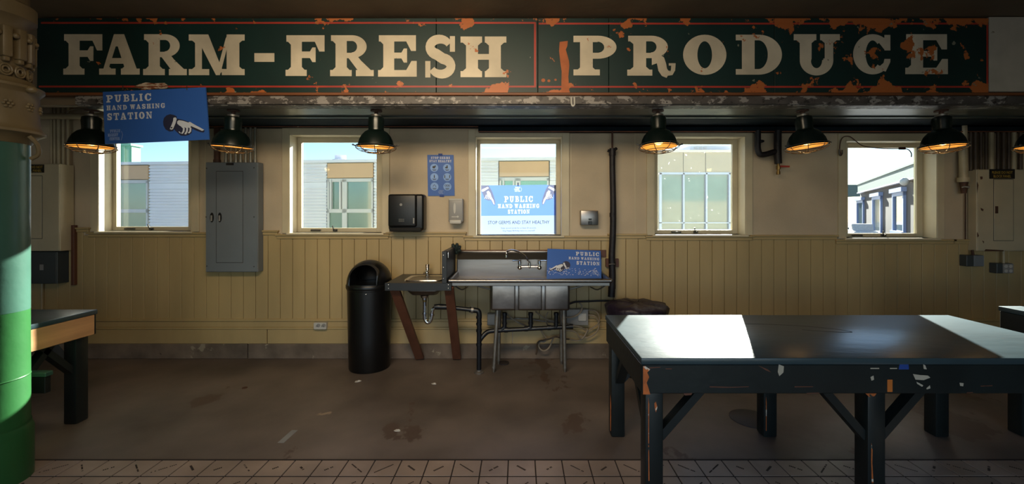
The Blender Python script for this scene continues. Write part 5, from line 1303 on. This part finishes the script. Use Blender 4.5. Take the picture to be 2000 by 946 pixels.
# raised arched lip standing proud of the dome
m = MB(); lip = [(bxc - ow, .862)] + [(bxc + ow * math.cos(t), .955 + .105 * math.sin(t)) for t in [PI - k * PI / 20 for k in range(21)]] + [(bxc + ow, .862)]
pts_o = [Vector((a + (a - bxc) * .05, 0, b + .008)) for a, b in lip]; pts_i = [Vector((a - (a - bxc) * .05, 0, b - .004)) for a, b in lip]
for i in range(len(lip) - 1):
    def yy_(p):     # front face of the lip: a plane just outside the dome, closer at the top
        return byc - .192 + max(0, (p.z - .93)) * .55
    q4 = [pts_o[i], pts_o[i + 1], pts_i[i + 1], pts_i[i]]
    fr_ = [m.bm.verts.new((p.x, yy_(p), p.z)) for p in q4]; bk = [m.bm.verts.new((p.x, byc - .02, p.z)) for p in q4]
    m.bm.faces.new(fr_); m.bm.faces.new(list(reversed(bk)))
    for k in range(4): m.bm.faces.new((fr_[k], bk[k], bk[(k + 1) % 4], fr_[(k + 1) % 4]))
m.build('opening_lip', M['black'], root, smooth=30)
m = MB(); m.lathe([(.200, .85), (.200, .856)], (bxc, byc, 0), n=40); m.build('dark_inside', M['black_in'], root)
m = MB(); m.ball((wx(714, 4.12), byc - math.sqrt(.22 ** 2 - (wx(714, 4.12) - bxc) ** 2) - .002, wz(575.5, 4.12)), .009, .004, .004, n=10); m.build('rivet', M['chrome'], root)

# bag-lined bin behind the table
bx_, by_ = wx(1243, 4.22), 4.22
root = thing('lined_bin', 'bin lined with a dark purple plastic bag standing behind the big green table', 'bin', (bx_, by_, 0))
m = MB(); m.lathe([(.20, 0), (.21, .02), (.26, .60), (.262, .62)], (bx_, by_, 0), n=36); m.build('bin_body', M['black'], root)
m = MB(); r3 = random.Random(11); n = 44; rings = []
for (rad, z) in ((.266, .50), (.285, .545), (.298, .60), (.305, .640), (.290, .664), (.25, .678), (.17, .684), (.07, .680)):
    rings.append([m.bm.verts.new((bx_ + (rad + .010 * math.sin(k * 1.7 + z * 9) + r3.uniform(-.005, .005)) * math.cos(2 * PI * k / n), by_ + (rad + .010 * math.sin(k * 2.3 + z * 7)) * math.sin(2 * PI * k / n) * .95, z + .008 * math.sin(k * 1.1) + r3.uniform(-.004, .004))) for k in range(n)])
for i in range(len(rings) - 1):
    for k in range(n): m.bm.faces.new((rings[i][k], rings[i][(k + 1) % n], rings[i + 1][(k + 1) % n], rings[i + 1][k]))
m.bm.faces.new(rings[-1]); m.build('bag', M['bag'], root, smooth=60)

# ------------------------------------------------------------------ things on the floor
m = MB(); m.lathe([(.155, 0), (.155, .003), (.150, .005)], (wx(1468, 3.25), 3.25, 0), n=44); tag(m.build('floor_cover', mat('dark_blue_iron', '#232633', .5)), 'dark round metal cover set in the floor under the big green table', 'cover')
m = MB(); m.lathe([(.022, 0), (.022, .004), (.016, .004)], (wx(478, 3.82), 3.82, 0), n=20); tag(m.build('bottle_cap', M['rust']), 'small dark round cap lying on the bare floor at the left', 'cap')
def scrap(px, py, sz, ang, label):
    yy = EYE * F / (py - VY); x = wx(px, yy); m_ = MB(); c_, s_ = math.cos(ang), math.sin(ang)
    rows = [(-1, -.5, .004), (-.3, -.7, .012), (.5, -.45, .006), (1, -.1, .014), (.6, .5, .008), (-.1, .35, .016), (-.7, .6, .005)]
    m_.prism([(x + (a * c_ - b * s_) * sz, yy + (a * s_ + b * c_) * sz, .001 + z * .0) for a, b, z in rows], (0, 0, .003))
    m_.ball((x + .2 * sz, yy, .006), sz * .5, sz * .35, .006, n=8)
    tag(m_.build('paper_scrap', M['paper']), label, 'litter')
scrap(699.5, 745.5, .030, .4, 'white paper scrap on the floor just in front of the black bin')
scrap(848, 750.5, .024, -.5, 'white paper scrap on the floor in front of the slanted wooden legs')
scrap(776.5, 842, .024, -.3, 'white paper scrap on the floor nearest the tile edge, left of centre')
scrap(1768, 783, .03, .5, 'pale scrap on the floor behind the right leg of the big green table')
yy = 3.0; m = MB(); P0 = Wp(576, 841, EYE * F / (841 - VY)); P1 = Wp(548, 866, EYE * F / (866 - VY)); P0.z = P1.z = .0012
m.beam(P0, P1, .045, .0012); tag(m.build('tape_strip', M['oldtape'], smooth=0), 'short strip of worn grey tape stuck on the floor left of centre', 'tape')

# ------------------------------------------------------------------ outside: street, facades
m = MB(); m.box(-25, 12, 4.9, 12, -1.25, -1.22); structure(m.build('ground_bounce', M['palebounce'], smooth=0))  # pale strip of unseen ground, added to bounce sunlight onto the facades
m = MB(); m.box(-60, 90, 4.9, 140, -1.45, -1.25); structure(m.build('ground_outside', M['asphalt'], smooth=0))
P0, P1 = Vector((-13.0, 11.16, 0)), Vector((1.35, 9.882, 0))
dU = (P1 - P0).normalized(); dN = Vector((dU.y, -dU.x, 0));
if dN.y > 0: dN = -dN
def on_facade(px):      # distance along the facade that the photo shows at column px
    t = (px - VX) / F      # X = t*Y ; P0 + s dU
    return (t * P0.y - P0.x) / (dU.x - t * dU.y)
def ypos(px): return (P0 + dU * on_facade(px)).y
def fz(px, py): return EYE - (py - VY) * ypos(px) / F
bld = thing('siding_building', 'long building with pale corrugated siding and tan panels seen through the left windows', 'building', ((P0 + P1) / 2) + Vector((0, 0, -1.25)))
def fbox(mb, s0, s1, z0, z1, d0, d1):
    """d toward the viewer"""
    a = P0 + dU * s0; b = P0 + dU * s1
    mb.prism([a + dN * d1 + Vector((0, 0, z0)), b + dN * d1 + Vector((0, 0, z0)), b + dN * d1 + Vector((0, 0, z1)), a + dN * d1 + Vector((0, 0, z1))], -dN * (d1 - d0))
L_ = (P1 - P0).length; RT = 2.86
m = MB(); fbox(m, 0, L_, -1.25, RT - .05, -1.2, 0); m.build('wall', M['stone'], bld, smooth=0)
m = MB(); fbox(m, -.05, L_ + .05, RT - .07, RT, -1.25, .10); m.build('roof_coping', M['siding'], bld, smooth=0)
def siding(s0, s1):
    m_ = MB(); z = .2; zt_ = RT - .09
    while z < zt_:
        if not (2.20 < z < 2.30):
            a = P0 + dU * s0; b = P0 + dU * s1; up_ = Vector((0, 0, 1)); o_ = dN * .02
            m_.prism([a + o_ + up_ * z, a + o_ + dN * .040 + up_ * (z + .010), a + o_ + dN * .040 + up_ * (z + .046), a + o_ + up_ * (z + .060)], b - a)
        z += .0755
    fbox(m_, s0, s1, .0, zt_, 0, .03); fbox(m_, s0, s1, 2.205, 2.315, .03, .05)
    m_.build('corrugated_siding', M['siding'], bld, smooth=0)
def bay(pa, pb, lead):
    s0, s1 = on_facade(pa), on_facade(pb)
    m_ = MB(); fbox(m_, s0, s1, 2.42, RT - .09, 0, .06); m_.build('tan_panel', M['tan'], bld, smooth=0)
    w_ = s1 - s0; zb_ = .95; zt_ = 2.38; xm = s0 + w_ * .38 if lead else s0 + w_ * .5
    m_ = MB()
    for a, b in ((s0, s0 + .05), (xm - .06, xm + .06), (s1 - .04, s1)): fbox(m_, a, b, zb_, zt_, 0, .07)
    for a, b in ((zb_, zb_ + .05), (1.57, 1.66), (zt_ - .06, zt_ + .02)): fbox(m_, s0, s1, a, b, 0, .07)
    fbox(m_, s0 + .08, s0 + .12, 1.66, zt_, .02, .10); fbox(m_, xm - .12, xm - .08, 1.66, zt_, .02, .10)
    wf = m_.build('window_frame', M['alu'], bld, smooth=0)
    for a, b, c_, d_ in ((s0 + .05, xm - .06, 1.66, zt_ - .06), (xm + .06, s1 - .04, 1.66, zt_ - .06), (s0 + .05, xm - .06, zb_ + .05, 1.57), (xm + .06, s1 - .04, zb_ + .05, 1.57)):
        m_ = MB(); fbox(m_, a, b, c_, d_, .025, .03); m_.build('pane', M['pane_out'], wf, smooth=0)
siding(on_facade(295), on_facade(640)); siding(on_facade(732), on_facade(974)); siding(on_facade(1074), L_)
siding(0, on_facade(150))
bay(150, 293, False); bay(642, 730.5, True); bay(976, 1072, True)
vs_ = thing('roof_vent', 'pale round vent stack on the roof seen through the second window', 'vent', (wx(665, 11.2), 11.2, RT))
m = MB(); m.lathe([(.16, 0), (.16, .10), (.20, .10), (.20, .13), (.14, .13), (.14, .24)], (wx(665, 11.2), 11.2, RT - .02), n=24); m.build('stack', M['siding'], vs_)
m = MB(); m.box(-15.8, wx(257, 14.6), 14.6, 14.95, -1.25, wz(285, 14.6)); m.box(-15.85, wx(257, 14.6) + .04, 14.53, 15.0, wz(285, 14.6), wz(281, 14.6))
gx_ = -15.8
while gx_ < wx(257, 14.6) - .05: m.box(gx_, gx_ + .03, 14.57, 14.6, -1.25, wz(285, 14.6)); gx_ += .16
tag(m.build('green_tower', M['greenout'], smooth=0), 'pale green ribbed block rising behind the roof in the leftmost window', 'building')

# concrete building with the steel window grid (fourth window)
yC = 9.14
bld = thing('concrete_building', 'grey concrete building with a wide gridded window seen through the speckled window', 'building', (wx(1365, yC), yC, -1.25))
xa, xb = 1.75, wx(1530, yC)
zr_ = wz(298, yC); zw = wz(338, yC)
m = MB()
m.box(xa, wx(1287, yC), yC, yC + 3, -1.25, zr_); m.box(wx(1426, yC), xb, yC, yC + 3, -1.25, zr_); m.box(wx(1287, yC), wx(1426, yC), yC, yC + 3, zw, zr_); m.box(wx(1287, yC), wx(1426, yC), yC, yC + 3, -1.25, .85)
m.build('wall', M['stone'], bld, smooth=0)
m = MB(); m.box(xa - .02, xb + .02, yC - .05, yC + 3, zr_, zr_ + .05)
m.build('roof_coping', M['alu'], bld, smooth=0)
m = MB()
for px in (1334.5, 1378): m.box(wx(px, yC) - .006, wx(px, yC) + .006, yC - .003, yC + .002, zw, zr_)
m.build('panel_joint', M['line'], bld, smooth=0)
m = MB()
for a, b in ((1287, 1292), (1333.5, 1336.5), (1378, 1381), (1423, 1426)): m.box(wx(a, yC), wx(b, yC), yC - .02, yC + .06, .85, zw)
for a, b in ((337, 341), (434.5, 436.5), (448, 450)): m.box(wx(1287, yC), wx(1426, yC), yC - .02, yC + .06, wz(b, yC), wz(a, yC))
wf = m.build('window_frame', M['bluepaint'], bld, smooth=0)
m = MB(); m.box(wx(1287, yC), wx(1426, yC), yC + .03, yC + .035, .85, zw); m.build('pane', M['pane_dull'], wf, smooth=0)
root = thing('rooftop_unit', 'pale blue ventilation unit on the roof seen at the top of the speckled window', 'ventilation unit', (wx(1385, 9.6), 9.6, zr_ + .05))
m = MB(); m.box(wx(1348, 9.6), wx(1428, 9.6), 9.6, 10.6, zr_ + .05, wz(284, 9.6)); m.build('casing', M['siding'], root, smooth=0)
for k in range(3):
    m = MB()
    for j in range(4): m.beam(Wp(1356 + k * 9, 296 - j * 2.6, 9.59), Wp(1362 + k * 9, 294.5 - j * 2.6, 9.59), .02, .012)
    m.build('louvre', M['alu'], root, smooth=0)

# building running away on the right, seen in the rightmost window
Q0 = Vector((16.6, 17.85, 0)) * 1.75; dQ = Vector((.623, 1, 0)).normalized(); nQ = Vector((-dQ.y, dQ.x, 0))
if nQ.x > 0: nQ = -nQ
HQ = EYE + 2.0 * 1.75
def onq(px):
    t = (px - VX) / F; return (t * Q0.y - Q0.x) / (dQ.x - t * dQ.y)
def qz(px, py): return EYE - (py - VY) * (Q0 + dQ * onq(px)).y / F
bld = thing('plaster_building', 'long tan plaster building with pale blue framed windows receding in the rightmost window', 'building', Q0 + Vector((0, 0, -1.25)))
def qbox(mb, s0, s1, z0, z1, d0, d1):
    a = Q0 + dQ * s0; b = Q0 + dQ * s1
    mb.prism([a + nQ * d1 + Vector((0, 0, z0)), b + nQ * d1 + Vector((0, 0, z0)), b + nQ * d1 + Vector((0, 0, z1)), a + nQ * d1 + Vector((0, 0, z1))], -nQ * (d1 - d0))
s_end = onq(1680)
m = MB(); qbox(m, -14, s_end, -1.25, HQ, -6, 0); m.build('wall', M['stone_far'], bld, smooth=0)
m = MB(); qbox(m, -14, s_end, HQ - 1.0, HQ, 0, .25); qbox(m, -14, s_end + .3, HQ - .03, HQ + .12, -6, .32); m.build('cornice', M['greengrey'], bld, smooth=0)
m = MB(); qbox(m, -14, s_end, HQ - 1.12, HQ - 1.0, 0, .34); m.build('string_course', M['alu'], bld, smooth=0)
for pa, pb, pt, pbm in ((1675.5, 1688.5, 392, 447), (1706.5, 1724, 384, 454), (1747, 1770, 376, 452)):
    s0, s1 = onq(pb), onq(pa); s0, s1 = min(s0, s1), max(s0, s1); pm = (pa + pb) / 2; zt_ = qz(pm, pt); zb_ = qz(pm, pbm)
    m = MB(); qbox(m, s0 - .2, s1 + .2, zt_, zt_ + .35, 0, .35); qbox(m, s0, s0 + .35, zb_, zt_, 0, .18); qbox(m, s1 - .35, s1, zb_, zt_, 0, .18); qbox(m, s0, s1, zt_ - .3, zt_, 0, .18); qbox(m, s0 - .1, s1 + .1, zb_ - .25, zb_, 0, .3)
    wf = m.build('window_frame', M['bluepaint'], bld, smooth=0)
    m = MB(); qbox(m, s0 + .35, s1 - .35, zb_, zt_ - .3, .02, .05); m.build('pane', M['pane_dull'], wf, smooth=0)
c_ = Q0 + dQ * onq(1782); m = MB(); m.ball((c_.x - .6, c_.y, qz(1782, 355)), .3, n=14); m.cyl((c_.x, c_.y, qz(1782, 355)), (c_.x - .5, c_.y, qz(1782, 355)), .06, n=8); m.build('globe_lamp', M['truck'], bld)
# far roof block left of it
m = MB(); m.box(wx(1640, 80), wx(1682, 80), 80, 90, wz(384, 80), wz(361, 80)); m.box(wx(1600, 80), wx(1655, 80), 80, 90, -1.25, wz(361, 80)); tag(m.build('far_block', M['greengrey'], smooth=0), 'far pale green roof block at the left end of the long plaster building', 'building')

# white pickup in the street
tx, ty_, tz = wx(1679, 42), 42.0, -1.25
root = thing('pickup_truck', 'white pickup truck parked in the street at the bottom of the rightmost window', 'truck', (tx, ty_, tz))
k = 2.35 / 5.2       # seen at a slant: the long axis points away to the right
ax = Vector((.46, .888, 0)); sd_ = Vector((.888, -.46, 0))
def tk(a, b, c_): return Vector((tx, ty_, tz)) + ax * a + sd_ * b + Vector((0, 0, c_))
def tprism(prof, b0, b1, name, mt):
    m_ = MB(); m_.prism([tk(a, b0, c_) for a, c_ in prof], sd_ * (b1 - b0)); return m_.build(name, M[mt], root, smooth=0)
tprism([(-2.6, .45), (2.6, .45), (2.6, .95), (2.5, 1.05), (-.2, 1.05), (-.4, 1.1), (-1.3, 1.1), (-2.4, 1.0), (-2.6, .85)], -.9, .9, 'truck_body', 'truck')
tprism([(-1.4, 1.08), (-.95, 1.70), (.05, 1.72), (.25, 1.08)], -.8, .8, 'cab', 'truck')
tprism([(-1.2, 1.14), (-.88, 1.62), (-.02, 1.62), (.12, 1.14)], -.82, .82, 'side_window', 'pane_out')
for a in (-1.7, 1.6):
    for b in (-.85, .85):
        m = MB(); m.cyl(tk(a, b - .1, .38), tk(a, b + .1, .38), .38, n=20); m.build('wheel', M['black'], root)
